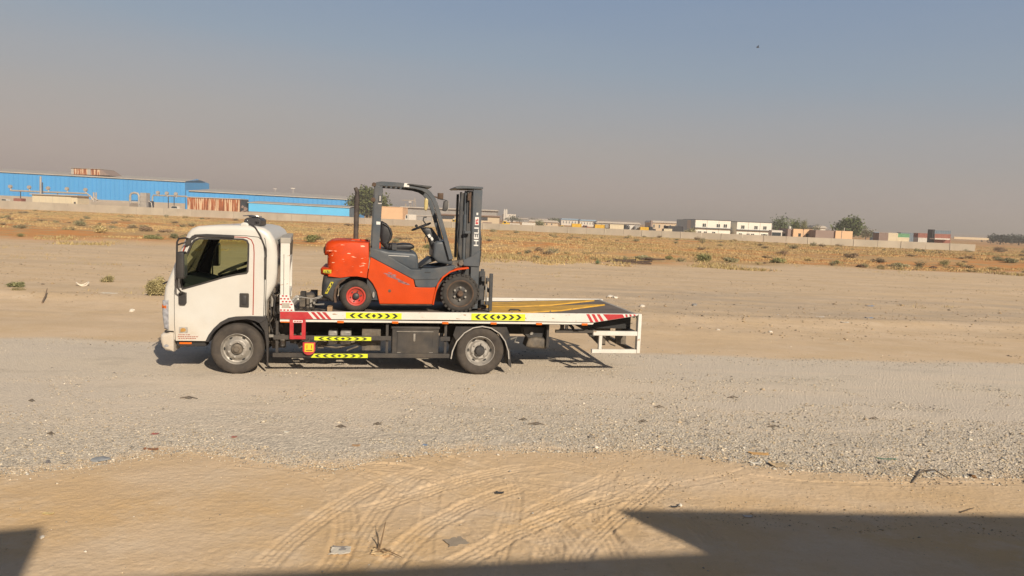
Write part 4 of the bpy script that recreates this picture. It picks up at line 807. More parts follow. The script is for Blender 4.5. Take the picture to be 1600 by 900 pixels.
def tracks(X, Y):
    H = np.zeros_like(X)
    T_ = [([(560, 735), (642, 731), (742, 776), (828, 817), (862, 880)], .22, .030, 1), ([(660, 712), (725, 725), (828, 769), (897, 807), (945, 845), (975, 880)], .24, .034, 1),
          ([(952, 735), (938, 790), (940, 820), (965, 880)], .17, .020, 1), ([(820, 815), (862, 783), (921, 759), (960, 735)], .16, .018, 1),
          ([(690, 745), (677, 770), (668, 817), (660, 890)], .14, .016, 0), ([(480, 740), (512, 759), (546, 793), (532, 852), (500, 905)], .2, .026, 1),
          ([(680, 740), (605, 749), (530, 795), (445, 850), (410, 900)], .20, .014, 1), ([(690, 733), (642, 749), (594, 797), (545, 880)], .2, .02, 1),
          ([(945, 775), (970, 796), (1039, 841), (1090, 875)], .16, .028, 0), ([(1000, 745), (930, 780), (870, 830), (850, 900)], .15, .016, 1),
          ([(1190, 730), (1060, 755), (960, 765), (820, 748), (700, 735)], .14, .014, 0), ([(1600, 756), (1400, 757), (1280, 755), (1150, 742)], .11, .016, 0),
          ([(740, 720), (800, 760), (790, 830), (770, 900)], .17, .018, 1), ([(350, 722), (520, 735), (700, 742), (900, 728)], .2, .012, 0), ([(540, 735), (620, 755), (700, 800), (745, 850), (760, 905)], .2, .024, 1), ([(600, 712), (700, 732), (800, 780), (880, 830), (905, 900)], .2, .022, 1), ([(850, 722), (960, 750), (1060, 800), (1130, 870)], .2, .018, 1), ([(840, 800), (865, 830), (870, 860), (865, 900)], .12, .02, 1), ([(560, 800), (640, 775), (740, 745), (830, 730)], .2, .02, 1), ([(600, 900), (650, 840), (730, 790), (830, 755)], .2, .024, 1), ([(700, 890), (790, 840), (880, 800), (990, 770)], .2, .026, 1), ([(660, 740), (760, 790), (840, 850), (870, 900)], .2, .024, 1), ([(780, 735), (860, 770), (930, 820), (960, 880)], .22, .026, 1), ([(900, 900), (930, 840), (1000, 780), (1040, 745)], .18, .018, 1)]
    for pts, w, dep, rid in T_:
        P_ = np.array([[*ground(*p)[:2]] for p in pts])
        t = np.linspace(0, 1, len(P_)); tt = np.linspace(0, 1, 40)
        cx = np.polyfit(t, P_[:, 0], min(3, len(P_)-1)); cy = np.polyfit(t, P_[:, 1], min(3, len(P_)-1))
        C_ = np.stack([np.polyval(cx, tt), np.polyval(cy, tt)], 1)
        bb = (X > C_[:, 0].min()-.5) & (X < C_[:, 0].max()+.5) & (Y > C_[:, 1].min()-.5) & (Y < C_[:, 1].max()+.5)
        x, y = X[bb], Y[bb]; best = np.full(x.shape, 9.); sgn = np.zeros(x.shape); al = np.zeros(x.shape); L = 0
        for a, b in zip(C_, C_[1:]):
            d = b-a; l = np.hypot(*d); u = np.clip(((x-a[0])*d[0]+(y-a[1])*d[1])/l/l, 0, 1)
            ex, ey = x-a[0]-u*d[0], y-a[1]-u*d[1]; ds = np.hypot(ex, ey); m_ = ds < best
            best = np.where(m_, ds, best); sgn = np.where(m_, np.sign(d[0]*ey-d[1]*ex), sgn); al = np.where(m_, L+u*l, al); L += l
        s = sgn*best; fade = (.45+.55*fbm(al*1.5, s*2, 2, 3))*np.clip(al/.25, 0, 1)*np.clip((L-al)/.25, 0, 1)
        prof = -.8*(1-sst(w*.44, w*.56, best))+.45*np.exp(-((best-w*.64)/(w*.10))**2)
        h = dep*prof
        if rid: h = h+(1-sst(w*.4, w*.5, best))*(-.020*np.abs(np.sin(np.pi*s/(w*.27)))+.010+.003*np.sin(al*2*np.pi/.05+s*20))
        H[bb] = H[bb]*(1-.6*(best < w*.5)*fade)+h*fade
    H = H*(.55+.6*fbm(X*2.6, Y*2.6, 3, 71))
    return H*.60+np.where(np.abs(H) > .002, .010*(fbm(X*14, Y*14, 3, 72)-.5), 0)
def height(X, Y):
    grav, coarse, scrub = masks(X, Y)
    fg = 1-sst(-.3, .1, Y-np.interp(X, nx_, ny_))
    h = (.038*(fbm(X*.9, Y*.9, 4, 1)-.5)+.006*(fbm(X*6, Y*6, 3, 2)-.5))*fg+.004*(fbm(X*26, Y*26, 2, 4)-.5)*fg
    h = h+coarse*(.012*(fbm(X*14, Y*14, 3, 7)-.4)+.003)+grav*.006*(fbm(X*5, Y*5, 3, 8)-.5)
    back = sst(.3, 3, Y-np.interp(X, fx_, fy_)-.5)
    h = h+back*(.06*(fbm(X*.22, Y*.5, 4, 9)-.5)+.02*(fbm(X*1.1, Y*1.3, 4, 10)-.5)+.022*(fbm(X*3.2, Y*2.6, 3, 19)-.5))
    # raised edge of the sand track beyond the road
    h = h+.10*np.exp(-((Y-np.interp(X, fx_, fy_)-5.5-1.2*fbm(X*.1, X*0, 2, 3))/.8)**2)*back
    far = sst(8, 40, Y-45)
    h = h+scrub*(1.05*(fbm(X*.035, Y*.055, 3, 12)-.42)+.5*(fbm(X*.16, Y*.2, 3, 13)-.5))*(1-.75*sst(80, 135, Y))-.25*sst(80, 135, Y)*scrub
    h = h+sst(230, 900, Y)*(5*(fbm(X*.004, Y*.004, 3, 14)-.45))
    return h, grav, coarse, scrub
Z, grav, coarse, scrub = height(X, Y)
sel = (gy > 3.9) & (gy < 9.3); Z[sel] += tracks(X[sel], Y[sel])*(1-.9*grav[sel])
ny, nx = X.shape
me = bpy.data.meshes.new('ground'); nv = nx*ny
me.vertices.add(nv); me.vertices.foreach_set('co', np.stack([X, Y, Z], -1).astype(np.float32).ravel())
idx = np.arange(nv).reshape(ny, nx); q = np.stack([idx[:-1, :-1], idx[:-1, 1:], idx[1:, 1:], idx[1:, :-1]], -1).reshape(-1, 4)
me.loops.add(q.size); me.polygons.add(len(q)); me.loops.foreach_set('vertex_index', q.ravel().astype(np.int32)); me.polygons.foreach_set('loop_start', np.arange(0, q.size, 4, dtype=np.int32))
me.polygons.foreach_set('use_smooth', np.ones(len(q), bool)); me.update(calc_edges=True)
ca = me.color_attributes.new('zone', 'FLOAT_COLOR', 'POINT'); ca.data.foreach_set('color', np.stack([grav, coarse, scrub, np.ones_like(grav)], -1).astype(np.float32).ravel())
gob = bpy.data.objects.new('ground', me); scene.collection.objects.link(gob); gob['kind'] = 'structure'

def ground_material():
    M = bpy.data.materials.new('ground'); M.use_nodes = True; N = M.node_tree.nodes; L = M.node_tree.links; b = N['Principled BSDF']; b.inputs['Roughness'].default_value = .95; b.inputs['Specular IOR Level'].default_value = .15
    geo = N.new('ShaderNodeNewGeometry'); za = N.new('ShaderNodeAttribute'); za.attribute_name = 'zone'; sp = N.new('ShaderNodeSeparateColor'); L.new(za.outputs['Color'], sp.inputs[0])
    def noise(scale, st=(1, 1, 1), det=5, rough=.55, off=(0, 0, 0)):
        mp = N.new('ShaderNodeMapping'); mp.inputs['Scale'].default_value = st; mp.inputs['Location'].default_value = off; L.new(geo.outputs['Position'], mp.inputs[0])
        n = N.new('ShaderNodeTexNoise'); n.inputs['Scale'].default_value = scale; n.inputs['Detail'].default_value = det; n.inputs['Roughness'].default_value = rough; L.new(mp.outputs[0], n.inputs[0]); return n.outputs[0]
    def rng(v, a, b_, c=0, d=1):
        r = N.new('ShaderNodeMapRange'); r.inputs[1].default_value = a; r.inputs[2].default_value = b_; r.inputs[3].default_value = c; r.inputs[4].default_value = d; L.new(v, r.inputs[0]); return r.outputs[0]
    def mixc(f, a, b_):
        m_ = N.new('ShaderNodeMix'); m_.data_type = 'RGBA'
        if isinstance(f, float): m_.inputs[0].default_value = f
        else: L.new(f, m_.inputs[0])
        for s_, v in ((6, a), (7, b_)):
            if isinstance(v, tuple): m_.inputs[s_].default_value = (*v, 1)
            else: L.new(v, m_.inputs[s_])
        return m_.outputs[2]
    def mul(a, b_):
        m_ = N.new('ShaderNodeMath'); m_.operation = 'MULTIPLY'
        for i, v in enumerate((a, b_)):
            if isinstance(v, (int, float)): m_.inputs[i].default_value = v
            else: L.new(v, m_.inputs[i])
        return m_.outputs[0]
    posx = N.new('ShaderNodeSeparateXYZ'); L.new(geo.outputs['Position'], posx.inputs[0])
    near = rng(posx.outputs[1], 8.5, 6.2)
    sand = mixc(rng(noise(.55, (1, 1.6, 1)), .35, .65), (.64, .485, .325), (.585, .43, .265))
    sand = mixc(mul(near, rng(noise(.7, (1, 1.3, 1), 4, .5, (9, 3, 0)), .38, .66)), sand, (.61, .415, .215))      # more orange loose sand in the foreground
    streak = rng(noise(.35, (.16, 1.7, 1), 6, .6), .42, .66)                       # wheel-worn bands parallel to the road
    far_s = rng(posx.outputs[1], 13.5, 17)
    sand = mixc(mul(mul(streak, far_s), .55), sand, (.46, .355, .24))
    sand = mixc(mul(rng(noise(.22, (.25, 1.0, 1), 5, .6, (4, 8, 0)), .52, .62), mul(far_s, .7)), sand, (.64, .47, .29))
    speck = rng(noise(38, det=3), .62, .72); sand = mixc(mul(speck, .35), sand, (.36, .27, .18))
    pale = rng(noise(55, det=2, off=(3, 1, 0)), .68, .74); sand = mixc(mul(pale, .5), sand, (.74, .64, .50))
    grey = mul(mul(rng(posx.outputs[1], 19, 23), rng(posx.outputs[1], 34, 28)), rng(noise(.5, (.5, 1.2, 1), 6, .7, (2, 7, 0)), .40, .62))
    sand = mixc(mul(mul(grey, rng(posx.outputs[0], -2, 3)), .8), sand, (.43, .345, .255))
    mot = rng(noise(3.2, (.7, 1, 1), 6, .75, (8, 2, 0)), .5, .68); sand = mixc(mul(mul(mot, far_s), .45), sand, (.44, .325, .21))
    dry = rng(noise(1.3, (1, 1, 1), 7, .7, (1, 12, 0)), .54, .66); sand = mixc(mul(dry, .4), sand, (.66, .53, .38))
    fgp = rng(noise(1.9, (1, 1.4, 1), 7, .7, (7, 7, 0)), .50, .66); sand = mixc(mul(mul(fgp, near), .5), sand, (.66, .52, .36))
    fgd = rng(noise(5, (1, 1, 1), 6, .7, (17, 7, 0)), .55, .70); sand = mixc(mul(mul(fgd, near), .35), sand, (.45, .32, .19))
    # scrub soil
    soil = mixc(rng(noise(.045, (1, 1.5, 1), 6, .6), .45, .53), (.50, .315, .145), (.55, .245, .08))
    soil = mixc(rng(noise(.5, (1, 1, 1), 5), .45, .68), soil, (.42, .30, .15))
    soil = mixc(mul(rng(noise(1.1, (.8, 1, 1), 5, .6, (5, 5, 0)), .55, .66), .45), soil, (.27, .20, .11))
    col = mixc(sp.outputs[2], sand, soil)
    # gravel
    vo = N.new('ShaderNodeTexVoronoi'); vo.inputs['Scale'].default_value = 42; L.new(geo.outputs['Position'], vo.inputs['Vector'])
    vs_ = N.new('ShaderNodeSeparateColor'); L.new(vo.outputs['Color'], vs_.inputs[0])
    g1 = mixc(vs_.outputs[0], (.36, .32, .26), (.70, .61, .48)); gpack = mixc(rng(noise(.7, (.3, 1, 1)), .4, .65), (.62, .53, .425), (.655, .555, .43))
    gpack = mixc(.28, gpack, g1)
    gv = mixc(sp.outputs[1], gpack, mixc(.75, gpack, g1))
    gv = mixc(mul(rng(noise(.9, (.18, 1.2, 1), 6, .7, (3, 9, 0)), .52, .60), .55), gv, (.67, .56, .43))
    gv = mixc(mul(rng(noise(1.6, (.35, 1, 1), 6, .65), .56, .68), .45), gv, (.42, .36, .28))
    col = mixc(sp.outputs[0], col, gv)
    L.new(col, b.inputs['Base Color'])
    # bump
    nb = noise(16, det=8, rough=.65); nb2 = noise(4, (1, 1, 1), 4)
    ad = N.new('ShaderNodeMath'); ad.operation = 'ADD'; L.new(nb, ad.inputs[0]); L.new(mul(vo.outputs['Distance'], sp.outputs[0]), ad.inputs[1])
    bp = N.new('ShaderNodeBump'); bp.inputs['Strength'].default_value = .42; bp.inputs['Distance'].default_value = .035; L.new(ad.outputs[0], bp.inputs['Height']); L.new(bp.outputs[0], b.inputs['Normal'])
    return M
me.materials.append(ground_material())
def zg(x, y):
    h = height(np.array([[float(x)]]), np.array([[float(y)]]))[0]; return float(h[0, 0])

# ------------------------------------------------------------------ stuff built from many small faces
def raw(name, V, Fc, nper, mat_, cols=None, kind='stuff', label=None, cat=None, smooth=False):
    me = bpy.data.meshes.new(name); me.vertices.add(len(V)); me.vertices.foreach_set('co', V.astype(np.float32).ravel())
    me.loops.add(Fc.size); me.polygons.add(len(Fc)); me.loops.foreach_set('vertex_index', Fc.astype(np.int32).ravel()); me.polygons.foreach_set('loop_start', np.arange(0, Fc.size, nper, dtype=np.int32))
    if smooth: me.polygons.foreach_set('use_smooth', np.ones(len(Fc), bool))
    me.update(calc_edges=True)
    if cols is not None:
        a = me.color_attributes.new('tint', 'FLOAT_COLOR', 'POINT'); a.data.foreach_set('color', np.concatenate([cols, np.ones((len(cols), 1))], 1).astype(np.float32).ravel())
    me.materials.append(_mats[mat_] if isinstance(mat_, str) else mat_)
    ob = bpy.data.objects.new(name, me); scene.collection.objects.link(ob)
    if kind: ob['kind'] = kind
    tag(ob, label, cat); return ob
mat('stone_mix', None, .9, attr='tint', var=.12, scale=60); _st = _mats['stone_mix']
mat('grass_mix', None, .9, attr='tint', var=.12, scale=2, spec=.1)
mat('leaf_mix', None, .85, attr='tint', var=.10, scale=3, spec=.15)
rng_ = np.random.default_rng(4)
octa = np.array([[1, 0, 0], [0, 1, 0], [-1, 0, 0], [0, -1, 0], [.1, .1, .8], [0, 0, -.6]]); of = np.array([[0, 1, 4], [1, 2, 4], [2, 3, 4], [3, 0, 4], [1, 0, 5], [2, 1, 5], [3, 2, 5], [0, 3, 5]])
def stones(name, px, py, pz, sz, cols, label, cat):
    n = len(px); v = np.repeat(octa[None], n, 0)*(1+.35*rng_.standard_normal((n, 6, 1)).clip(-1, 1)); a = rng_.uniform(0, 6.28, n)
    v = v*np.stack([sz*rng_.uniform(.7, 1.3, n), sz*rng_.uniform(.6, 1.1, n), sz*rng_.uniform(.45, .8, n)], 1)[:, None]
    c, s = np.cos(a)[:, None], np.sin(a)[:, None]; vx = v[..., 0]*c-v[..., 1]*s; vy = v[..., 0]*s+v[..., 1]*c
    V = np.stack([vx+px[:, None], vy+py[:, None], v[..., 2]+(pz+sz*.15)[:, None]], -1).reshape(-1, 3)
    Fc = (of[None]+np.arange(n)[:, None, None]*6).reshape(-1, 3); C = np.repeat(cols, 6, 0)
    return raw(name, V, Fc, 3, 'stone_mix', C, 'stuff', label, cat)
pal = np.array([[.45, .38, .29], [.32, .27, .21], [.57, .49, .37], [.50, .41, .28], [.60, .54, .44], [.22, .20, .175], [.44, .34, .22], [.38, .36, .32]])
n = 70000; px = rng_.uniform(-8.5, 8.5, n); u = rng_.uniform(0, 1, n)**2.3; py = near_edge(px)-.12+u*5.0+.15*rng_.standard_normal(n)*(rng_.uniform(0, 1, n) < .4)
keep = (fbm(px*1.3, py*2.0, 3, 41) > .36+.22*sst(.7, 3.5, py-near_edge(px))-.10*sst(.5, 2.5, px)); px, py = px[keep], py[keep]
sz = rng_.uniform(.0045, .0115, len(px))*(1+.9*(rng_.uniform(0, 1, len(px)) < .07)+1.6*(rng_.uniform(0, 1, len(px)) < .008))*(1+.25*(px > 1)); pz = height(px[None], py[None])[0][0]
stones('gravel', px, py, pz, sz, pal[rng_.integers(0, 8, len(px))]*rng_.uniform(.8, 1.2, (len(px), 1)), 'loose grey gravel along the near edge of the road', 'gravel')
n = 9000; px = rng_.uniform(-9, 9, n); py = rng_.uniform(4.4, 26, n); pz = height(px[None], py[None])[0][0]
k = (fbm(px*.5, py*.5, 3, 43) > .48); px, py, pz = px[k], py[k], pz[k]; sz = np.exp(rng_.normal(-5.2, .45, len(px))).clip(.002, .022)*(1+sst(8, 26, py)*.9)
stones('pebbles', px, py, pz, sz, pal[rng_.integers(0, 8, len(px))]*rng_.uniform(.8, 1.25, (len(px), 1)), 'small pebbles and bits strewn over the sand and road', 'pebbles')
n = 14000; py = 15.5+rng_.uniform(0, 1, n)**1.2*32; px = rng_.uniform(-.8, .8, n)*py; k = (fbm(px*.25, py*.5, 4, 47)+.10*((py > 19) & (py < 30) & (px > 0)) > .53); px, py = px[k], py[k]; pz = height(px[None], py[None])[0][0]
stones('clods', px, py, pz, np.exp(rng_.normal(-4.0, .45, len(px))).clip(.006, .06), pal[rng_.integers(0, 8, len(px))]*np.array([.75, .66, .55]), 'small clods and stones strewn over the far sand track', 'stones')
n = 5000; px = rng_.uniform(.8, 4.6, n); py = rng_.uniform(6.2, 8.3, n); k = fbm(px*1.4, py*2, 3, 49) > .5; px, py = px[k], py[k]; pz = height(px[None], py[None])[0][0]
stones('grit', px, py, pz, np.exp(rng_.normal(-5.3, .5, len(px))).clip(.002, .016), pal[rng_.integers(0, 8, len(px))]*np.array([1, .9, .75]), 'loose grit on the foreground sand, right', 'grit')
n = 1500; px = rng_.uniform(-16, 22, n); py = np.interp(px, fx_, fy_)-.25+np.abs(rng_.standard_normal(n))*.25*(rng_.uniform(0, 1, n) < .7)+rng_.uniform(-.5, .3, n); pz = height(px[None], py[None])[0][0]
stones('verge_stones', px, py, pz, rng_.uniform(.008, .022, n), pal[rng_.integers(0, 8, n)]*.8, 'loose stones along the far edge of the gravel road', 'stones')

# dry grass
def grass(name, px, py, hgt, cols, nb, label, spread=.14, wd=.022):
    n = len(px); pz = np.zeros(n)
    for i in range(0, n, 20000): pz[i:i+20000] = height(px[None, i:i+20000], py[None, i:i+20000])[0][0]
    bx = px[:, None]+rng_.normal(0, spread, (n, nb)); by = py[:, None]+rng_.normal(0, spread, (n, nb)); h = hgt[:, None]*rng_.uniform(.45, 1.1, (n, nb))
    lx = rng_.normal(0, .45, (n, nb))*h; ly = rng_.normal(0, .45, (n, nb))*h; a = rng_.uniform(0, 3.14, (n, nb)); w = wd*rng_.uniform(.6, 1.4, (n, nb))*(1+py[:, None]/90)
    z0 = np.broadcast_to(pz[:, None], bx.shape)-.03
    V = np.stack([np.stack([bx-np.cos(a)*w, by-np.sin(a)*w, z0], -1), np.stack([bx+np.cos(a)*w, by+np.sin(a)*w, z0], -1), np.stack([bx+lx, by+ly, z0+h+.03], -1)], 2).reshape(-1, 3)
    C = np.repeat(np.repeat(cols, nb, 0)*rng_.uniform(.75, 1.25, (n*nb, 1)), 3, 0)
    return raw(name, V, np.arange(len(V)).reshape(-1, 3), 3, 'grass_mix', C, 'stuff', label, 'grass')
n = 110000; py = 43+(rng_.uniform(0, 1, n)**1.5)*170; px = rng_.uniform(-.80, .80, n)*py
se = np.interp(px, sx_, sy_); cl = fbm(px*.055, py*.055, 4, 51); cl2 = fbm(px*.4, py*.25, 3, 52)
ok = (py > se-3+12*(fbm(px*.2, py*.2, 3, 53)-.5)) & (cl*.6+cl2*.4 > .465+.06*sst(9, 0, py-se))
px, py, cl = px[ok], py[ok], fbm(px[ok]*.07, py[ok]*.12, 3, 54)
straw = np.array([.50, .355, .165]); oliv = np.array([.33, .27, .125]); brn = np.array([.33, .215, .12])
t = sst(.46, .64, cl)[:, None]; r_ = rng_.uniform(0, 1, (len(px), 1)); cols = np.where(r_ < .14, brn, straw*(1-t)+(straw*.35+oliv*.65)*t)
grass('dry_grass', px, py, rng_.uniform(.04, .14, len(px))*(1+.7*(cl > .55)), cols, 5, 'pale dry grass tufts covering the orange sand field', .30, .022)
n = 5200; py = rng_.uniform(17, 60, n); px = rng_.uniform(-.8, .8, n)*py; se = np.interp(px, sx_, sy_)
dn = fbm(px*.13, py*.16, 3, 61); ok = (dn > .60-.10*sst(-14, -1, py-se)+.04*(px > 0)) & (py < se+3) & ((px < -4) | (py > 26)); px, py = px[ok], py[ok]
grass('sparse_weeds', px, py, rng_.uniform(.04, .13, len(px)), np.where(rng_.uniform(0, 1, (len(px), 1)) < .5, straw*.8, oliv*1.1), 7, 'sparse low weeds dotted over the sand beyond the road', .10, .008)

# ------------------------------------------------------------------ bushes and trees
def leaves(c, rad, n, size, col, seed, flat=.5, lumps=7, hollow=.35):
    g = np.random.default_rng(seed); rad = np.array(rad, float)
    L_ = g.normal(0, 1, (lumps, 3)); L_ /= np.linalg.norm(L_, axis=1)[:, None]; L_[:, 2] = np.abs(L_[:, 2])*.9-.12; lr = g.uniform(.30, .55, lumps)
    k = g.integers(0, lumps, n); d = g.normal(0, 1, (n, 3)); d /= np.linalg.norm(d, axis=1)[:, None]
    p = L_[k]*.62*g.uniform(.6, 1.15, (lumps, 1))[k]+d*(lr[k]*g.uniform(hollow, 1, n)**.6)[:, None]
    p = p*rad*(1+.10*g.standard_normal((n, 1))); p = p+np.array(c)
    a = g.normal(0, 1, (n, 3)); a /= np.linalg.norm(a, axis=1)[:, None]; b_ = np.cross(a, g.normal(0, 1, (n, 3))); b_ /= np.linalg.norm(b_, axis=1)[:, None]
    s = size*g.uniform(.5, 1.3, (n, 1)); V = np.stack([p-a*s, p+b_*s*.6, p+a*s, p-b_*s*.6], 1).reshape(-1, 3)
    V[:, 2] = np.maximum(V[:, 2], 0)
    tint = g.uniform(.7, 1.35, lumps)[k][:, None]*g.uniform(.75, 1.25, (n, 1)); C = np.repeat(np.array(col)*tint, 4, 0)
    return V, np.arange(len(V)).reshape(-1, 4), C
def bush(name, px, py, wpx, hpx, col, label, n=700, leaf=None, cat='bush', group=None, D=None):
    g = ground(px, py) if D is None else at(px, py, D); z = zg(g.x, g.y) if D is None else g.z
    col = tuple(1.25*c for c in col); k = g.y/FPX; W, H = wpx*k, hpx*k; e = bpy.data.objects.new(name, None); scene.collection.objects.link(e); e.location = (g.x, g.y, z-.02); tag(e, label, cat, group)
    sd_ = int(px*7+py); V, Fc, C = leaves((0, 0, H*.30), (W*.52, W*.4, H*.72), int(n*2.4), leaf or max(W, H)*.032, col, sd_, lumps=8)
    o = raw('foliage', V, Fc, 4, 'leaf_mix', C, None); o.parent = e
    mb = MB(); r = random.Random(sd_)
    for i in range(16):
        a = r.uniform(0, 6.28); l = r.uniform(.4, .85); mb.tube([(0, 0, 0), (math.cos(a)*W*.22*l, math.sin(a)*W*.2*l, H*.45*l), (math.cos(a)*W*.46*l, math.sin(a)*W*.4*l, H*.85*l)], [max(W*.012, .012), max(W*.008, .008), .004], 4)
    mb.build('stem', mat('twig', (.16, .12, .07), .9), e); return e
def tree(px, pyb, wpx, hpx, D, col, label, n=2600, group=None, lumps=12, trunk=.16, cw=1.0):
    col = tuple(1.45*c for c in col)
    g = at(px, pyb, D); k = D/FPX; W, H = wpx*k, hpx*k; z = min(g.z, 0)-.3; H = at(px, pyb-hpx, D).z-z
    e = bpy.data.objects.new('tree', None); scene.collection.objects.link(e); e.location = (g.x, D, z); tag(e, label, 'tree', group)
    V, Fc, C = leaves((0, 0, H*.44), (W*.60, W*.48, H*.62), n, W*.040, col, int(px), lumps=lumps, hollow=.2)
    V[:, 2] = np.maximum(V[:, 2], H*.05)
    o = raw('crown', V, Fc, 4, 'leaf_mix', C, None); o.parent = e
    mb = MB(); r = random.Random(int(px)); mb.tube([(0, 0, 0), (W*.02, 0, H*.25), (0, 0, H*.5), (W*.03, 0, H*.8)], [W*.035, W*.028, W*.018, .02], 8)
    for i in range(9):
        a = r.uniform(0, 6.28); l = r.uniform(.6, 1); z0 = H*r.uniform(.15, .5); mb.tube([(0, 0, z0), (math.cos(a)*W*.2*l, math.sin(a)*W*.2*l, z0+H*.15), (math.cos(a)*W*.42*l, math.sin(a)*W*.38*l, z0+H*.35*l)], [W*.014, W*.009, .015], 5)
    mb.build('trunk', mat('bark', (.13, .10, .07), .9, var=.3), e); return e
G1, G2, G3, G4 = (.19, .19, .085), (.23, .21, .12), (.33, .26, .125), (.22, .155, .10)
BG = 'shrubs scattered over the sand field'
for a in [(243, 466, 36, 40, (.30, .255, .125), 'large olive shrub just in front of the white truck cab', 1500), (168, 441, 26, 13, (.26, .22, .11), 'pale round dry bush on sand left of the large olive shrub', 500),
          (24, 448, 30, 13, (.18, .18, .09), 'green low bush on sand at the far left', 500), (28, 460, 24, 6, (.27, .22, .12), 'flat straw coloured tuft below the green far-left bush', 300),
          (155, 366, 32, 14, G3, 'rounded straw bush on a low mound in the left field', 500), (228, 360, 26, 9, G4, 'dark brown low bush above and left of the cab roof', 400), (258, 361, 26, 7, G4, 'flat dark shrub beside the cab roof', 350),
          (240, 374, 34, 8, G1, 'green spreading shrub left of the cab roof', 450), (277, 374, 24, 10, (.13, .13, .07), 'green shrub right beside the cab roof corner', 400), (32, 374, 15, 7, G1, 'small green shrub low in the left field', 260), (16, 345, 16, 8, G4, 'brown shrub near the left wall end', 260),
          (122, 353, 24, 10, G2, 'greyish green shrub in the middle of the left field', 350), (128, 345, 12, 7, G2, 'small grey shrub behind the greyish green one', 200), (490, 381, 34, 14, (.15, .15, .06), 'green shrub patch seen between headboard and forklift', 500), (670, 393, 26, 14, (.15, .15, .07), 'green shrub seen below the forklift steering wheel', 400),
          (933, 413, 14, 9, (.14, .19, .10), 'bright blue-green desert plant at the sand edge', 320), (976, 409, 12, 13, G2, 'upright grey-green shrub beside the timber heap', 320), (842, 396, 20, 8, G4, 'dark grey low shrub right of the forklift mast', 320), (1004, 405, 38, 8, G2, 'long low green shrub behind the timber heap', 380),
          (1046, 405, 18, 8, G1, 'small dark green shrub right of the long low one', 280), (1100, 408, 32, 16, G1, 'big grey-green rounded shrub below the white site cabins', 700), (1143, 408, 34, 9, G2, 'wide low shrub right of the big rounded one', 420), (1097, 380, 15, 14, (.18, .165, .09), 'pale upright shrub close under the wall by the cabins', 260),
          (1215, 411, 30, 10, G1, 'green shrub with dark foot below the parked coach', 450), (1309, 410, 16, 8, G1, 'small green shrub below the wide peach block', 300), (1332, 403, 24, 9, G4, 'dark grey shrub in orange sand', 350), (1220, 398, 22, 8, G4, 'brown flat shrub behind the green one with a dark foot', 280),
          (1372, 409, 24, 9, (.15, .12, .08), 'greyish shrub right of the dark one in orange sand', 350), (1403, 416, 34, 9, G2, 'wide grey-green shrub at the right sand edge', 450), (1437, 396, 22, 11, G2, 'grey shrub on the orange slope near the wall', 350), (1475, 413, 17, 11, G1, 'dark green shrub at the right sand edge', 350),
          (1500, 414, 20, 8, G3, 'straw tuft beside the dark green right-edge shrub', 250), (1577, 414, 30, 9, G2, 'low olive shrub at the far right', 350), (1563, 392, 24, 9, G4, 'brown shrub beyond the end of the wall', 300), (1335, 381, 12, 9, (.07, .085, .04), 'dark green bush growing against the wall', 300),
          (1185, 412, 14, 6, G3, 'small straw shrub left of the green one with a dark foot', 200), (1265, 404, 22, 7, G3, 'straw shrub in the right field', 250), (1545, 402, 20, 7, G3, 'straw bush on the far right slope', 220)]:
    bush('shrub', a[0], a[1], a[2], a[3], a[4], a[5], a[6], group=BG)

protos = []
for q_, (c_, w_, h_, l_) in enumerate([((.20, .155, .10), 14, 5, 'small brown desert shrub, one of many alike in the field'), ((.19, .185, .11), 13, 6, 'small grey-green desert shrub, one of many alike in the field'), ((.36, .28, .14), 15, 5, 'small straw coloured tuft, one of many alike in the field')]):
    protos.append((bush('desert_shrub', 800+q_*40, 402, w_, h_, c_, l_, 150, group='small desert shrubs of the field'), ground(800+q_*40, 402).y))
gr = np.random.default_rng(77); cnt = 0
while cnt < 240:
    x = gr.uniform(-20, 1620); y = 322+.0425*x+gr.uniform(0, 1)**1.0*(52-.008*x); g = ground(x, y)
    if not (48 < g.y < 190) or fbm(np.array([g.x*.06]), np.array([g.y*.06]), 3, 81)[0] < .44: continue
    if g.y < np.interp(g.x, sx_, sy_): continue
    e, py0 = protos[cnt % 3]; c2 = e.copy(); scene.collection.objects.link(c2); sc_ = gr.uniform(.7, 1.9)*(g.y/py0)**.6
    c2.location = (g.x, g.y, zg(g.x, g.y)-.03); c2.scale = (sc_*gr.uniform(.8, 1.6), sc_, sc_*gr.uniform(.7, 1.1)); c2.rotation_euler = (0, 0, gr.uniform(0, 6.28)); cnt += 1
    for ch_ in list(e.children):
        d_ = ch_.copy(); scene.collection.objects.link(d_); d_.parent = c2

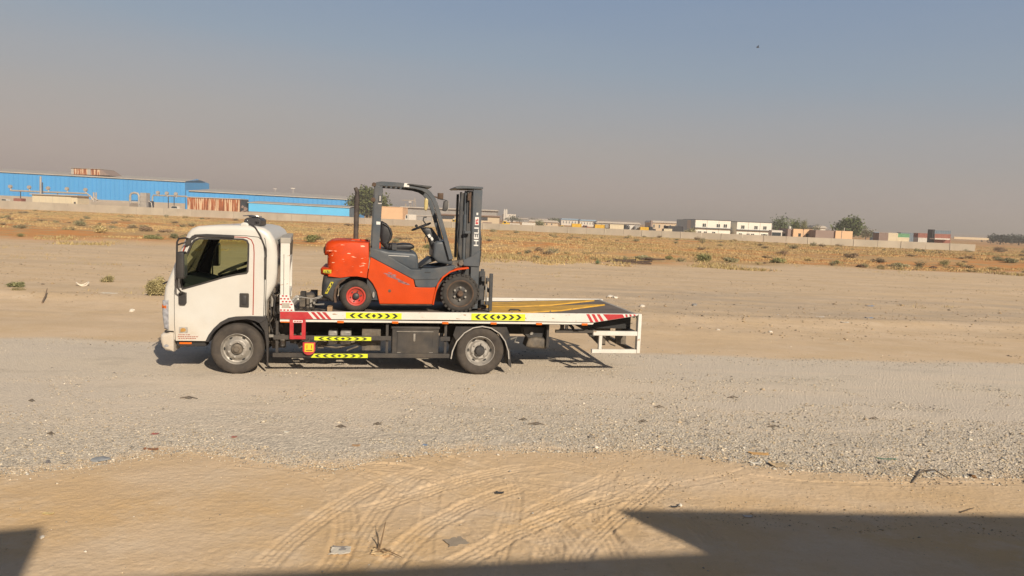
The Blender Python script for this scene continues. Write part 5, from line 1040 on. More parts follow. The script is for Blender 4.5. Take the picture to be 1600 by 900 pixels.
# ================================================================== COMPOUND WALL
mat('wall_concrete', (.47, .41, .32), .9, var=.12, scale=.35, dust=.3, dustcol=(.34, .28, .20)); mat('wall_joint', (.26, .22, .17), .9)
WP = [(-160, 316, 307), (0, 323, 313), (150, 330, 320), (300, 337, 327.2), (550, 350, 339.5), (755, 361, 348.6), (1160, 376, 366.3), (1524, 391.3, 382)]
DW = [215, 205, 200, 195, 185, 172, 152, 140]
W_ = Thing('compound_wall', 'long low grey concrete wall of panels crossing behind the field', 'wall', (0, 172, 0)); k = 0
pts = [(at(x, yb, d), at(x, yt, d)) for (x, yb, yt), d in zip(WP, DW)]
for (b0, t0), (b1, t1) in zip(pts, pts[1:]):
    nseg = max(1, round((b1-b0).length/4.2)); mb = MB(); jb = MB()
    for i in range(nseg):
        f0, f1 = i/nseg, (i+1)/nseg; p, q_ = b0.lerp(b1, f0), b0.lerp(b1, f1); zt0, zt1 = t0.lerp(t1, f0).z, t0.lerp(t1, f1).z; zb = -1.6
        d = (q_-p).normalized(); nn = Vector((-d.y, d.x, 0))*.10; e_ = d*.0
        v = [(p.x+e_.x, p.y+e_.y, zb), (q_.x-d.x*.05, q_.y-d.y*.05, zb), (q_.x-d.x*.05, q_.y-d.y*.05, zt1), (p.x, p.y, zt0)]
        v += [(a+nn.x, b_+nn.y, c) for a, b_, c in v]
        mb.add(v, [(0, 1, 2, 3), (7, 6, 5, 4), (0, 4, 5, 1), (3, 2, 6, 7), (0, 3, 7, 4), (1, 5, 6, 2)])
        if i % 2 == 0: jb.box(q_.x-.12, q_.x+.06, q_.y-.06, q_.y+.16, zb, zt1+.02)
    W_.part(mb, 'panel', 'wall_concrete', split='done')
    W_.part(jb, 'post', mat('post_concrete', (.42, .365, .285), .9, var=.2, scale=.5), split='done')

# ================================================================== BUILDINGS AND YARD BEYOND THE WALL
mat('blue_clad', (.05, .30, .64), .5, var=.05, scale=.3, stretch=(1, 1, .1)); mat('blue_light', (.08, .42, .72), .5, var=.04, scale=.3); mat('roof_sheet', (.42, .38, .33), .6, var=.1, scale=.3)
mat('plinth', (.36, .31, .25), .9, var=.1, scale=.3); mat('cream', (.62, .54, .38), .7, var=.05, scale=.5); mat('rust_sheet', (.34, .105, .035), .8, var=.6, scale=2.2, stretch=(1.2, 1, .1), spots=((.60, .44, .28), .52, 2.6, (1, 1, .06)))
mat('duct', (.42, .38, .33), .5, var=.15, scale=1, metal=.2); mat('peach', (.66, .43, .25), .8, var=.04, scale=.4); mat('brown_wall', (.26, .19, .16), .8, var=.06, scale=.4); mat('cabin_white', (.74, .70, .61), .6, var=.04, scale=.5)
mat('cabin_blue', (.40, .47, .50), .5, var=.1); mat('pane_dark', (.035, .045, .05), .2); mat('band_dark', (.07, .08, .095), .6); mat('far_grey', (.30, .285, .265), .8, var=.1, scale=.3); mat('far_white', (.60, .56, .49), .7, var=.05)
mat('mach_yellow', (.62, .38, .03), .6, var=.15, scale=1); mat('mach_dark', (.04, .04, .045), .7, var=.3); mat('cont_red', (.27, .095, .065), .7, var=.12, stretch=(3, 1, .2), scale=1); mat('cont_blue', (.13, .17, .21), .7, var=.12, stretch=(3, 1, .2), scale=1)
mat('cont_green', (.13, .30, .16), .7, var=.2, scale=1); mat('net_dark', (.075, .09, .095), .9, var=.2, scale=.3); mat('tan_wall', (.52, .42, .29), .8, var=.05)
mat('roof_blue', (.22, .32, .42), .6)
def block(x0, x1, yt, D, dep, name, label, cat, mat_, zb=-.6, yb=None, group=None, grow=0):
    """box building: photo x-range, roof height at its left end, distance; returns Thing and its local extents"""
    xa, xb = at(x0, yt, D), at(x1, yt+(x1-x0)*math.tan(ROLL), D); zt = xa.z
    if yb is not None: zb = at(x0, yb, D).z
    T_ = Thing(name, label, cat, ((xa.x+xb.x)/2, D, zb), group=group)
    return T_, xa.x, xb.x, D, D+dep, zb, zt
def wall_box(r, name='wall', m_='cream', inset=0, extra=None):
    T_, x0, x1, y0, y1, zb, zt = r; return T_.part(MB().box(x0, x1, y0, y1, zb, zt), name, m_, split='done')
def ribs(r, step, th=.05, w=.12, m_='blue_clad', zb=None, ztf=None):
    T_, x0, x1, y0, y1, z0, zt = r; mb = MB(); x = x0+.1
    while x < x1-.2: mb.box(x, x+w, y0-th, y0-.001, z0 if zb is None else zb, (zt-.05) if ztf is None else ztf); x += step
    return mb
# --- blue warehouse, main hall
D = 262; A0, A1 = at(-70, 264, D), at(289, 283.2, 278); zb = 3.3
Th = Thing('blue_warehouse', 'long bright blue metal warehouse with grey roof behind the wall, left', 'warehouse', ((A0.x+A1.x)/2, 262, 0))
def quadwall(mb, a, b_, z0a, z0b, za, zb_, th=.3):
    d = (b_-a).normalized(); nn = Vector((-d.y, d.x, 0))*th
    v = [(a.x, a.y, z0a), (b_.x, b_.y, z0b), (b_.x, b_.y, zb_), (a.x, a.y, za)]; v += [(p+nn.x, q+nn.y, r) for p, q, r in v]
    return mb.add(v, [(0, 1, 2, 3), (7, 6, 5, 4), (0, 4, 5, 1), (3, 2, 6, 7), (0, 3, 7, 4), (1, 5, 6, 2)])
Th.part(quadwall(MB(), A0, A1, 3.7, 3.4, A0.z, A1.z), 'wall', 'blue_clad', split='done')
Th.part(quadwall(MB(), A0, A1, -.5, -.5, 3.7, 3.4, .25), 'plinth', 'plinth', split='done')
d = (A1-A0).normalized(); nrm = Vector((-d.y, d.x, 0)); mb = MB(); L_ = (Vector((A1.x, A1.y, 0))-Vector((A0.x, A0.y, 0))).length; dd = (Vector((A1.x-A0.x, A1.y-A0.y, 0))).normalized()
for i in range(int(L_/1.5)):
    p = A0+dd*(i*1.5+.2); mb.box(p.x, p.x+.16, p.y-.09, p.y-.005, 3.75, A0.z+(A1.z-A0.z)*(i*1.5/L_)-.3)
Th.part(mb, 'wall_rib', 'blue_clad', split='done')
mb = MB(); rw = Vector((0, 18, 1.5))
mb.add([(A0.x, A0.y-.5, A0.z), (A1.x+.4, A1.y-.5, A1.z), (A1.x+.4, A1.y+18, A1.z+1.5), (A0.x, A0.y+18, A0.z+1.5), (A0.x, A0.y-.5, A0.z-.3), (A1.x+.4, A1.y-.5, A1.z-.3)], [(0, 1, 2, 3), (0, 4, 5, 1)])
Th.part(mb, 'roof', 'roof_sheet', split='done')
gp = [at(289, 283.5, 278), at(301, 279, 285), at(310.5, 286, 292), at(311, 296, 292)]; g0 = gp[0]; g3 = gp[3]
Th.part(MB().add([(g0.x, g0.y, 0), (g3.x, g3.y+10, 0), (gp[2].x, gp[2].y+10, gp[2].z+.2), (gp[1].x, gp[1].y+4, gp[1].z), (g0.x, g0.y, g0.z)], [(0, 1, 2, 3, 4)]), 'gable', 'blue_clad', split='done')
# rooftop monitor with rusty louvres
r = block(111, 156, 262.5, 274, 10, 'roof_monitor', 'rusty louvred box standing on the blue warehouse roof', 'roof vent', 'rust_sheet', yb=272)
Tm, x0, x1, y0, y1, z0, z1 = r
Tm.part(MB().box(x0+1, x1, y0, y1, z0, z1), 'louvre', 'rust_sheet', split='done'); Tm.part(MB().box(x0, x0+.95, y0, y1, z0, z1).box(x0+6, x0+7.2, y0-.05, y0-.001, z0, z1), 'frame', 'roof_sheet', split='done')
Tm.part(MB().prism([(x1+.001, z1), (x1+3.4, z0), (x1+.001, z0)], y0, y1), 'hood', 'brown_wall', split='done'); Tm.part(MB().box(x0-.6, x1+.2, y0-.4, y1, z1+.001, z1+.12), 'lid', 'roof_sheet', split='done')
# --- lower blue wing
r = block(291, 552, 297, 250, 22, 'blue_wing', 'lower blue metal shed joined to the right of the blue warehouse', 'shed', 'blue_clad'); Tb, x0, x1, y0, y1, z0, z1 = r
B0, B1 = at(291, 297.3, 244), at(551.5, 311.6, 256)
Tb.part(quadwall(MB(), B0, B1, -.5, -.5, B0.z, B1.z), 'wall', 'blue_clad', split='done')
Tb.part(MB().add([(B1.x, B1.y+.02, -.5), (B1.x, B1.y+20, -.5), (B1.x, B1.y+20, B1.z), (B1.x, B1.y+.02, B1.z)], [(0, 1, 2, 3)]), 'end_wall', 'blue_clad', split='done')
Tb.part(MB().add([(B0.x+1, B0.y-.4, B0.z), (B1.x+.3, B1.y-.4, B1.z), (B1.x+.3, B1.y+20, B1.z+1.3), (B0.x+1, B0.y+20, B0.z+1.3), (B0.x+1, B0.y-.4, B0.z-.25), (B1.x+.3, B1.y-.4, B1.z-.25)], [(0, 1, 2, 3), (0, 4, 5, 1)]), 'roof', 'roof_sheet', split='done')
mb = MB()
for i in range(34):
    p = B0.lerp(B1, (i+.5)/34); mb.box(p.x, p.x+.13, p.y-.08, p.y-.004, 0, p.z-.3)
Tb.part(mb, 'wall_rib', 'blue_clad', split='done')
# --- light blue low building in front of it
C0, C1 = at(388.5, 316, 214), at(546, 324.3, 222)
Tc = Thing('light_blue_building', 'low light blue flat building in front of the blue shed', 'building', ((C0.x+C1.x)/2, 218, 0))
Tc.part(quadwall(MB(), C0, C1, at(388, 330, 214).z, at(546, 338, 222).z, C0.z, C1.z), 'wall', 'blue_light', split='done'); Tc.part(quadwall(MB(), C0, C1, -1, -1, at(388, 330, 214).z, at(546, 338, 222).z, .4), 'plinth', 'brown_wall', split='done')
Tc.part(MB().add([(C0.x-.3, C0.y-.3, C0.z+.02), (C1.x+.3, C1.y-.3, C1.z+.02), (C1.x+.3, C1.y+9, C1.z+.55), (C0.x-.3, C0.y+9, C0.z+.55), (C0.x-.3, C0.y-.3, C0.z-.15), (C1.x+.3, C1.y-.3, C1.z-.15)], [(0, 1, 2, 3), (0, 4, 5, 1)]), 'roof', 'roof_sheet', split='done')
Tc.part(MB().add([(C1.x, C1.y+.01, -1), (C1.x, C1.y+9, -1), (C1.x, C1.y+9, C1.z), (C1.x, C1.y+.01, C1.z)], [(0, 1, 2, 3)]), 'end_wall', 'cont_blue', split='done')
# --- rusty shed
r = block(292.5, 375, 308.4, 210, 6, 'rusty_shed', 'rust streaked corrugated container-like shed behind the wall', 'shed', 'rust_sheet'); wall_box(r, 'wall', 'rust_sheet')
Tr, x0, x1, y0, y1, z0, z1 = r; Tr.part(ribs(r, .75, .08, .2), 'rib', 'rust_sheet', split='done'); Tr.part(MB().box(x0-.2, x1+.3, y0-.25, y1, z1+.001, z1+.22), 'roof', 'roof_sheet', split='done'); Tr.part(MB().box(x1+.001, x1+.3, y0+.1, y1, z0, z1), 'end_panel', 'mach_dark', split='done')
# --- cream prefab
r = block(50, 111, 303.8, 212, 6, 'cream_cabin', 'cream prefab cabin with thin grey roof in front of the blue warehouse', 'cabin', 'cream'); wall_box(r)
Tr, x0, x1, y0, y1, z0, z1 = r; Tr.part(MB().box(x0-.4, x1+2.2, y0-.5, y1, z1+.001, z1+.28), 'roof', 'roof_sheet', split='done'); Tr.part(MB().prism([(x1+.001, z0), (x1+1.7, z0), (x1+1.7, z1), (x1+.001, z1)], y0+.2, y1), 'side_wall', 'cream', split='done')
Tr.part(MB().box(x1+.7, x1+1.2, y0+.14, y0+.199, z0, z0+3.0), 'door', 'mach_dark', split='done'); Tr.part(ribs(r, 1.9, .03, .06), 'panel_joint', 'roof_sheet', split='done')
# --- extraction ducts, fans and stack on the blue wall
def pipe(path, r, D, name, label, cat, n=8, group=None, more=None):
    pp = [at(x, y, D) for x, y in path]; b = pp[0]; T_ = Thing(name, label, cat, (b.x, D, 0)); T_.part(MB().tube(pp, r, n), 'pipe', 'duct', split='done')
    if group: T_.e['group'] = group
    return T_
DD = 250
Tp = pipe([(16, 297.5), (60, 299.5), (100, 301), (136, 302.5), (142, 307), (146, 314)], .28, DD, 'extraction_duct', 'horizontal grey duct with five fans on the blue wall, left', 'duct')
for i, (x, y) in enumerate([(16, 291.5), (45.5, 292.5), (75, 294), (104.5, 295), (133.5, 296.5)]):
    c = at(x, y, DD); Tp.part(MB().lathe([(0, 0), (0, .55), (.25, .62), (.7, .62), (.9, .3)], (c.x, c.y-.4, c.z), 16).tube([(c.x, c.y, c.z), (c.x+.2, c.y, c.z-1.2)], .2, 6), 'fan', 'duct', split='done')
for x in (32, 90): c = at(x, 299, DD); Tp.part(MB().box(c.x-.1, c.x+.1, c.y-.1, c.y+.1, 0, c.z), 'support', 'mach_dark', split='done')
Tp = pipe([(292, 307), (262, 305.8), (240, 305), (238.5, 307), (238, 312), (238, 322)], .25, DD-12, 'extraction_duct', 'shorter grey duct with three fans left of the rusty shed', 'duct')
for i, (x, y) in enumerate([(246.6, 301), (260.6, 302), (274.7, 303)]):
    c = at(x, y, DD-12); Tp.part(MB().lathe([(0, 0), (0, .5), (.25, .58), (.7, .58), (.9, .3)], (c.x, c.y-.4, c.z), 16).tube([(c.x, c.y, c.z), (c.x+.2, c.y, c.z-1.1)], .2, 6), 'fan', 'duct', split='done')
for x in (263, 272): c = at(x, 306, DD-12); Tp.part(MB().box(c.x-.09, c.x+.09, c.y-.1, c.y+.1, 0, c.z), 'support', 'mach_dark', split='done')
Tp = pipe([(63.4, 306), (63.4, 290), (63.4, 275.6)], .30, 240, 'chimney_stack', 'tall thin grey stack rising behind the cream cabin', 'chimney')
c = at(66, 285, 240); Tp.part(MB().box(c.x-.1, c.x+.1, c.y, c.y+.2, 0, c.z), 'brace', 'mach_dark', split='done')
Tp = pipe([(203.4, 324), (203.4, 306), (205, 302.5), (210, 301.2), (215.5, 302.5), (217.3, 306), (217.5, 324)], .36, 232, 'arched_duct', 'grey inverted-U duct against the blue wall', 'duct'); a_, b_ = at(204, 313, 232), at(217, 313.5, 232)
Tp.part(MB().tube([a_, b_], .08, 5).tube([at(204, 318, 232), at(217, 318.5, 232)], .08, 5), 'brace', 'mach_dark', split='done')
r = block(218.8, 228.5, 301, 230, 2.5, 'filter_unit', 'tall grey filter box right of the inverted-U duct', 'machine', 'duct'); wall_box(r, 'casing', 'duct'); r[0].part(MB().box(r[1]-.1, r[2]+.1, r[3]-.1, r[3]-.001, r[6]-1.2, r[6]-1.05).box(r[1]-.1, r[2]+.1, r[3]-.1, r[3]-.001, r[6]-2.6, r[6]-2.45), 'flange', 'roof_sheet', split='done')
r = block(232, 237, 314, 228, 1.5, 'pump_unit', 'small dark pump set beside the tall grey filter box', 'machine', 'mach_dark'); wall_box(r, 'casing', 'mach_dark'); r[0].part(MB().tube([(r[1], r[3]-.1, r[6]), (r[2], r[3]-.1, r[6]-.6), (r[2]+.3, r[3]-.1, 0)], .12, 6), 'pipe', 'duct', split='done')
Tp = pipe([(146.5, 318), (146.5, 300.5)], .28, 236, 'cyclone', 'pair of upright grey pipes right of the cream cabin', 'duct'); Tp.part(MB().tube([at(150.3, 318, 236), at(150.3, 300.5, 236)], .22, 8).tube([at(146.5, 308, 236), at(152.5, 313, 236)], .3, 8), 'pipe', 'duct', split='done')
r = block(142, 202, 315.5, 222, 5, 'low_platform', 'low grey railed platform between pipes and inverted-U duct', 'platform', 'duct'); wall_box(r, 'deck', 'plinth'); mb = MB(); Tq, x0, x1, y0, y1, z0, z1 = r
for i in range(10): mb.box(x0+i*1.15, x0+i*1.15+.07, y0, y0+.07, z1+.001, z1+.6)
Tq.part(mb, 'railing', 'duct', split='done')
def vehicle_top(x0, x1, yt, D, label, m_='far_white', name='parked_car', cat='car', h=1.5):
    a, b_ = at(x0, yt, D), at(x1, yt, D); L2 = b_.x-a.x; zt = a.z; T_ = Thing(name, label, cat, ((a.x+b_.x)/2, D, zt-h))
    T_.part(MB().prism([(a.x, zt-h+.3), (b_.x, zt-h+.3), (b_.x, zt-h*.45), (b_.x-L2*.2, zt-h*.4), (b_.x-L2*.3, zt), (a.x+L2*.2, zt), (a.x+L2*.08, zt-h*.4), (a.x, zt-h*.45)], D, D+1.7), 'body', m_, split='done', bevel=.06)
    T_.part(MB().prism([(a.x+L2*.14, zt-h*.4), (b_.x-L2*.24, zt-h*.4), (b_.x-L2*.32, zt-.08), (a.x+L2*.23, zt-.08)], D-.02, D+1.72), 'window', 'pane_dark', split='done')
    for fx in (.2, .78):
        for yy in (D-.03, D+1.53): T_.part(MB().cyl((a.x+L2*fx, yy, zt-h+.33), .33, 0, .2), 'wheel', 'rubber_black', split='done')
    return T_
vehicle_top(265, 281, 321.6, 206, 'white car roof showing over the wall left of the rusty shed'); vehicle_top(0, 13, 310.5, 208, 'white car showing over the wall at the far left edge')
r = block(21, 33, 309.5, 212, 2, 'brown_crate', 'small brown crate over the wall left of the cream cabin', 'crate', 'cont_red'); wall_box(r, 'box', 'cont_red')
r = block(376.5, 386, 321, 208, 3, 'scrap_pile', 'dark machine parts heaped between rusty shed and light blue building', 'scrap', 'mach_dark')
mb = MB(); g_ = random.Random(3); T_, x0, x1, y0, y1, z0, z1 = r
for i in range(9): mb.obox((g_.uniform(x0, x1), y0+g_.uniform(0, 1), g_.uniform(0.5, z1)), (g_.uniform(.3, .9), .6, g_.uniform(.3, .8)), Matrix.Rotation(g_.uniform(-.6, .6), 3, 'Y'))
T_.part(mb, 'scrap', 'brown_wall', split='done')
def lamp(x, yb, yt, D, label):
    a, b_ = at(x, yt, D), at(x, yb, D); T_ = Thing('lamp_post', label, 'street lamp', (a.x, D, min(b_.z, 0)))
    T_.part(MB().tube([(a.x, D, min(b_.z, 0)), (a.x, D, a.z)], .09, 6), 'pole', 'far_white', split='done'); T_.part(MB().box(a.x-.9, a.x+.9, D-.2, D+.2, a.z, a.z+.35), 'head', 'far_white', split='done')
lamp(458, 320, 295, 330, 'white twin-headed lamp post rising over the lower blue shed'); lamp(430, 320, 295.5, 420, 'fainter lamp post left of the twin-headed one')
# --- tree and buildings seen through the forklift
tree(572, 348, 58, 60, 232, (.085, .095, .035), 'large dark tree behind the forklift exhaust', 9000, lumps=22)
r = block(596, 629.5, 323.2, 214, 10, 'peach_block', 'plain peach box building seen through the forklift cab', 'building', 'peach'); wall_box(r, 'wall', 'peach'); r[0].part(MB().box(r[1]-.1, r[2]+.1, r[3]-.1, r[4], r[6]+.001, r[6]+.15), 'parapet', 'peach', split='done')
r = block(628, 776, 324.2, 330, 25, 'grey_shed', 'long pale grey shed behind forklift seat and mast', 'shed', 'far_grey'); wall_box(r, 'wall', 'far_grey'); T_, x0, x1, y0, y1, z0, z1 = r
T_.part(MB().box(x0-.5, x1+.5, y0-1, y1, z1+.001, z1+.5), 'roof', 'roof_sheet', split='done'); T_.part(MB().box(x0, x1, y0-.3, y0-.001, z1-3.4, z1-3.0), 'eaves_band', 'roof_sheet', split='done')
r = block(676, 780, 334.5, 270, 12, 'tan_shed', 'low tan open-fronted shed in front of the long grey one', 'shed', 'tan_wall'); wall_box(r, 'wall', 'tan_wall'); T_, x0, x1, y0, y1, z0, z1 = r; T_.part(MB().box(x0-.5, x1+.5, y0-.8, y1, z1+.001, z1+.35), 'roof', 'brown_wall', split='done')
T_.part(MB().box(x0+1, x0+8, y0-.02, y0-.001, z1-1.6, z1-.4).box(x0+14, x0+20, y0-.02, y0-.001, z1-1.6, z1-.4), 'opening', 'mach_dark', split='done')
def lorry(x0, x1, yt, D, label, cabc='far_white', boxc='far_white', flip=False):
    a, b_ = at(x0, yt, D), at(x1, yt, D); L2 = b_.x-a.x; zt = a.z; T_ = Thing('parked_lorry', label, 'lorry', ((a.x+b_.x)/2, D, 0)); f = (lambda t: b_.x-L2*t) if flip else (lambda t: a.x+L2*t)
    pr = [(f(0), .5), (f(0), zt*.55), (f(.06), zt*.93), (f(.26), zt), (f(.26), .5)]
    T_.part(MB().prism(pr, D, D+2.3), 'cab', cabc, split='done'); T_.part(MB().box(min(f(.29), f(1)), max(f(.29), f(1)), D, D+2.4, 1.0, zt*.98), 'cargo_box', boxc, split='done')
    T_.part(MB().prism([(f(.07), zt*.56), (f(.085), zt*.88), (f(.2), zt*.88), (f(.2), zt*.56)], D-.02, D+2.32), 'window', 'pane_dark', split='done')
    for t in (.14, .75, .88): T_.part(MB().cyl((f(t), D-.02, .5), .5, 0, 2.44), 'wheel', 'rubber_black', split='done')
lorry(633, 650, 334.5, 205, 'small white lorry seen through the forklift guard')
# --- distant mosque-like white building, trees
T_ = Thing('white_tower_building', 'far white building with a short twin-topped tower right of the mast', 'building', (at(795, 340, 520).x, 520, 0))
a = at(785, 336, 520); b_ = at(806, 336.5, 520); T_.part(MB().box(a.x, b_.x, 520, 540, 0, at(785, 334.2, 520).z), 'wall', 'far_white', split='done')
for x in (788.5, 791.5): c = at(x, 329.5, 519); T_.part(MB().box(c.x-.6, c.x+.6, 519-.6, 519+.6, 0, c.z).lathe([(0, .6), (.8, .45), (1.6, 0)], (c.x, 519, c.z), 8, 'z'), 'tower', 'far_white', split='done')
for (x, yb, w, h, D, c, l, n) in [(800, 344, 22, 8, 430, (.06, .07, .04), 'dark flat-topped far trees below the twin-topped tower', 500), (812, 347, 10, 9, 420, (.08, .09, .05), 'small far tree right of the white tower', 300), (832, 347, 10, 8, 420, (.08, .09, .05), 'small far dark tree left of the grey-green tree', 300), (843, 354, 18, 15, 190, (.16, .16, .09), 'grey-green round tree behind the wall, centre', 900), (868, 346, 30, 6, 450, (.08, .09, .05), 'long row of low far trees', 400),
                                  (1080, 370, 24, 16, 166, (.17, .155, .085), 'pale tree in front of the site cabins', 900), (1221, 366, 32, 30, 215, (.075, .09, .045), 'dark tree left in the clump right of the cabins', 1700), (1239, 366, 26, 27, 222, (.10, .12, .04), 'brighter green tree inside the right-hand clump', 1300), (1253, 366, 18, 29, 218, (.13, .13, .06), 'tall paler tree above the small peach house', 1100), (1273, 366, 18, 20, 224, (.085, .09, .05), 'low tree behind the gap between peach house and wide peach block', 700),
                                  (1329, 373, 50, 36, 214, (.07, .085, .035), 'large dark green tree behind the wide peach block', 3600), (1352, 373, 26, 22, 220, (.12, .12, .065), 'paler small tree at the right edge of the large dark one', 900), (1293, 362, 10, 9, 226, (.09, .10, .06), 'small rounded tree poking over the wide peach block', 300)]:
    tree(x, yb, w, h, D, c, l, n)
# --- yard clutter behind the wall, centre
def container(x0, x1, yt, D, m_, label, zb=None, dep=2.6, name='container', cat='container', yb=None, group=None):
    r = block(x0, x1, yt, D, dep, name, label, cat, m_, zb=-.5 if zb is None else zb, yb=yb, group=group); wall_box(r, 'body', m_); T_, a, b_, y0, y1, z0, z1 = r
    T_.part(MB().box(a-.03, a+.12, y0-.05, y0-.001, z0, z1).box(b_-.12, b_+.03, y0-.05, y0-.001, z0, z1).box(a, b_, y0-.045, y0-.001, z1-.12, z1+.02), 'frame', m_, split='done')
    st = (b_-a)/9; mb = MB()
    for i in range(1, 9): mb.box(a+i*st-.06, a+i*st+.06, y0-.04, y0-.001, z0+.1, z1-.15)
    T_.part(mb, 'rib', m_, split='done'); return r
def machine(x0, x1, yt, D, label, m_='mach_yellow', seed=1, cat='machine', name='yard_machine'):
    r = block(x0, x1, yt, D, 2.5, name, label, cat, m_); T_, a, b_, y0, y1, z0, z1 = r; W = b_-a
    T_.part(MB().prism([(a, .5), (b_, .5), (b_, z1*.75), (a+W*.62, z1*.8), (a+W*.58, z1), (a+W*.25, z1), (a+W*.18, z1*.72), (a, z1*.6)], y0, y1), 'body', m_, split='done', bevel=.05)
    T_.part(MB().box(a+W*.28, a+W*.55, y0-.03, y0-.001, z1*.72, z1*.93), 'window', 'pane_dark', split='done'); T_.part(MB().cyl((a+W*.2, y0-.03, .5), .5, 0, 2.5).cyl((a+W*.8, y0-.03, .5), .5, 0, 2.5), 'wheel', 'rubber_black', split='done'); return r
YD = 178
machine(783, 797, 345, YD, 'orange-yellow machine over the wall just right of the mast'); container(816, 836, 347.6, YD, 'far_white', 'white container over the wall left of the grey-green tree'); container(754, 768, 347, YD, 'brown_wall', 'brown low container beside the forklift mast', name='container'); container(797, 812, 349, YD, 'far_white', 'low white box right of the orange-yellow machine')
machine(704, 716, 342.5, YD+4, 'small yellow machine over the wall left of the mast'); container(708, 719, 341.5, YD+9, 'far_white', 'small white cabin just left of the mast')
machine(873, 886, 352, YD-4, 'pale yellow low machine right of the grey-green tree'); container(894, 908.5, 349.3, YD-4, 'mach_yellow', 'bright yellow bin, left one over the wall'); machine(909, 924, 352, YD-5, 'brown-red machine between the two yellow bins', 'cont_red')
container(930, 944.5, 350.8, YD-6, 'mach_yellow', 'dull yellow bin left of the cream container'); container(953.5, 974.5, 350.4, YD-8, 'cream', 'cream container over the wall, centre'); container(1001, 1013.5, 354.8, YD-12, 'mach_yellow', 'small yellow bin left of the dark trucks'); container(1038, 1050, 357.3, YD-14, 'cream', 'low cream box near the dark container')
machine(975, 983, 351.5, YD-8, 'dark small machine touching the cream container', 'mach_dark'); lorry(982, 992, 351.5, YD-8, 'white lorry right of the cream container'); lorry(991, 999, 352.5, YD-9, 'second grey lorry left of the small yellow bin', 'far_grey', 'far_grey'); machine(1013, 1025, 354, YD-12, 'dark loader right of the small yellow bin', 'mach_dark'); container(946, 953, 351.5, YD-4, 'far_grey', 'narrow grey box left of the cream container')
container(1044, 1067.5, 353, 168, 'mach_dark', 'dark navy container at the left end of the site cabins', dep=5)
for x0, x1, yt, D, m_, l, nm in [(877, 905, 343.2, 420, 'roof_blue', 'far pale blue roofed shed, left one', 'far_shed'), (906, 932, 345, 400, 'roof_blue', 'far blue roofed shed, right one', 'far_shed'), (826, 872, 346.2, 300, 'tan_wall', 'far low tan shed behind the grey-green tree', 'far_shed'), (932, 1000, 348.2, 330, 'far_grey', 'far long grey row of sheds', 'far_shed'), (1016, 1067, 347.6, 300, 'tan_wall', 'long tan building left of the site cabins', 'far_building'), (840, 868, 343.3, 600, 'far_grey', 'very far grey hangar', 'far_building'), (806, 826, 342.2, 560, 'far_grey', 'very far pale hangar right of the white tower', 'far_building'), (1270, 1290, 356, 260, 'far_white', 'far white house over the wide peach block', 'far_building')]:
    r = block(x0, x1, yt, D, 12, nm, l, 'shed' if 'shed' in nm else 'building', m_); T_, a, b_, y0, y1, z0, z1 = r; T_.part(MB().box(a, b_, y0, y1, z0, z1), 'wall', 'far_white' if m_ == 'roof_blue' else m_, split='done'); T_.part(MB().prism([(a-.5, z1+.001), (b_+.5, z1+.001), (b_-.5, z1+.8), (a+.5, z1+.8)], y0-.5, y1), 'roof', m_ if m_ == 'roof_blue' else 'roof_sheet', split='done')
    mb = MB(); st = (b_-a)/6
    for i in range(5): mb.box(a+st*(i+.6), a+st*(i+.85), y0-.03, y0-.001, z1*.35, z1*.75)
    T_.part(mb, 'opening', 'band_dark', split='done')
r = block(1017, 1020, 344.5, 296, 2, 'red_silo', 'thin brown-red tower over the long tan building', 'tower', 'cont_red'); wall_box(r, 'tower', 'brown_wall')
# hazy far installation seen through the forklift guard
T_ = Thing('far_gantry', 'hazy far tan derricks seen through the forklift guard', 'crane', (at(642, 320, 900).x, 900, 0))
mb = MB()
for x, y in ((634, 318), (641, 313), (648, 309)):
    a = at(x, y, 900); w = 3; mb.tube([(a.x-w, 900, 0), (a.x, 900, a.z)], .35, 4).tube([(a.x+w, 900, 0), (a.x, 900, a.z)], .35, 4)
a, b_ = at(628, 313, 900), at(649, 313.5, 900); mb.tube([a, b_], .5, 4)
T_.part(mb, 'lattice', 'tan_wall', split='done'); c = at(641, 315.5, 899); T_.part(MB().box(c.x-1.6, c.x+1.6, 897, 899, c.z-1.2, c.z+1.2), 'cabin', 'far_white', split='done')
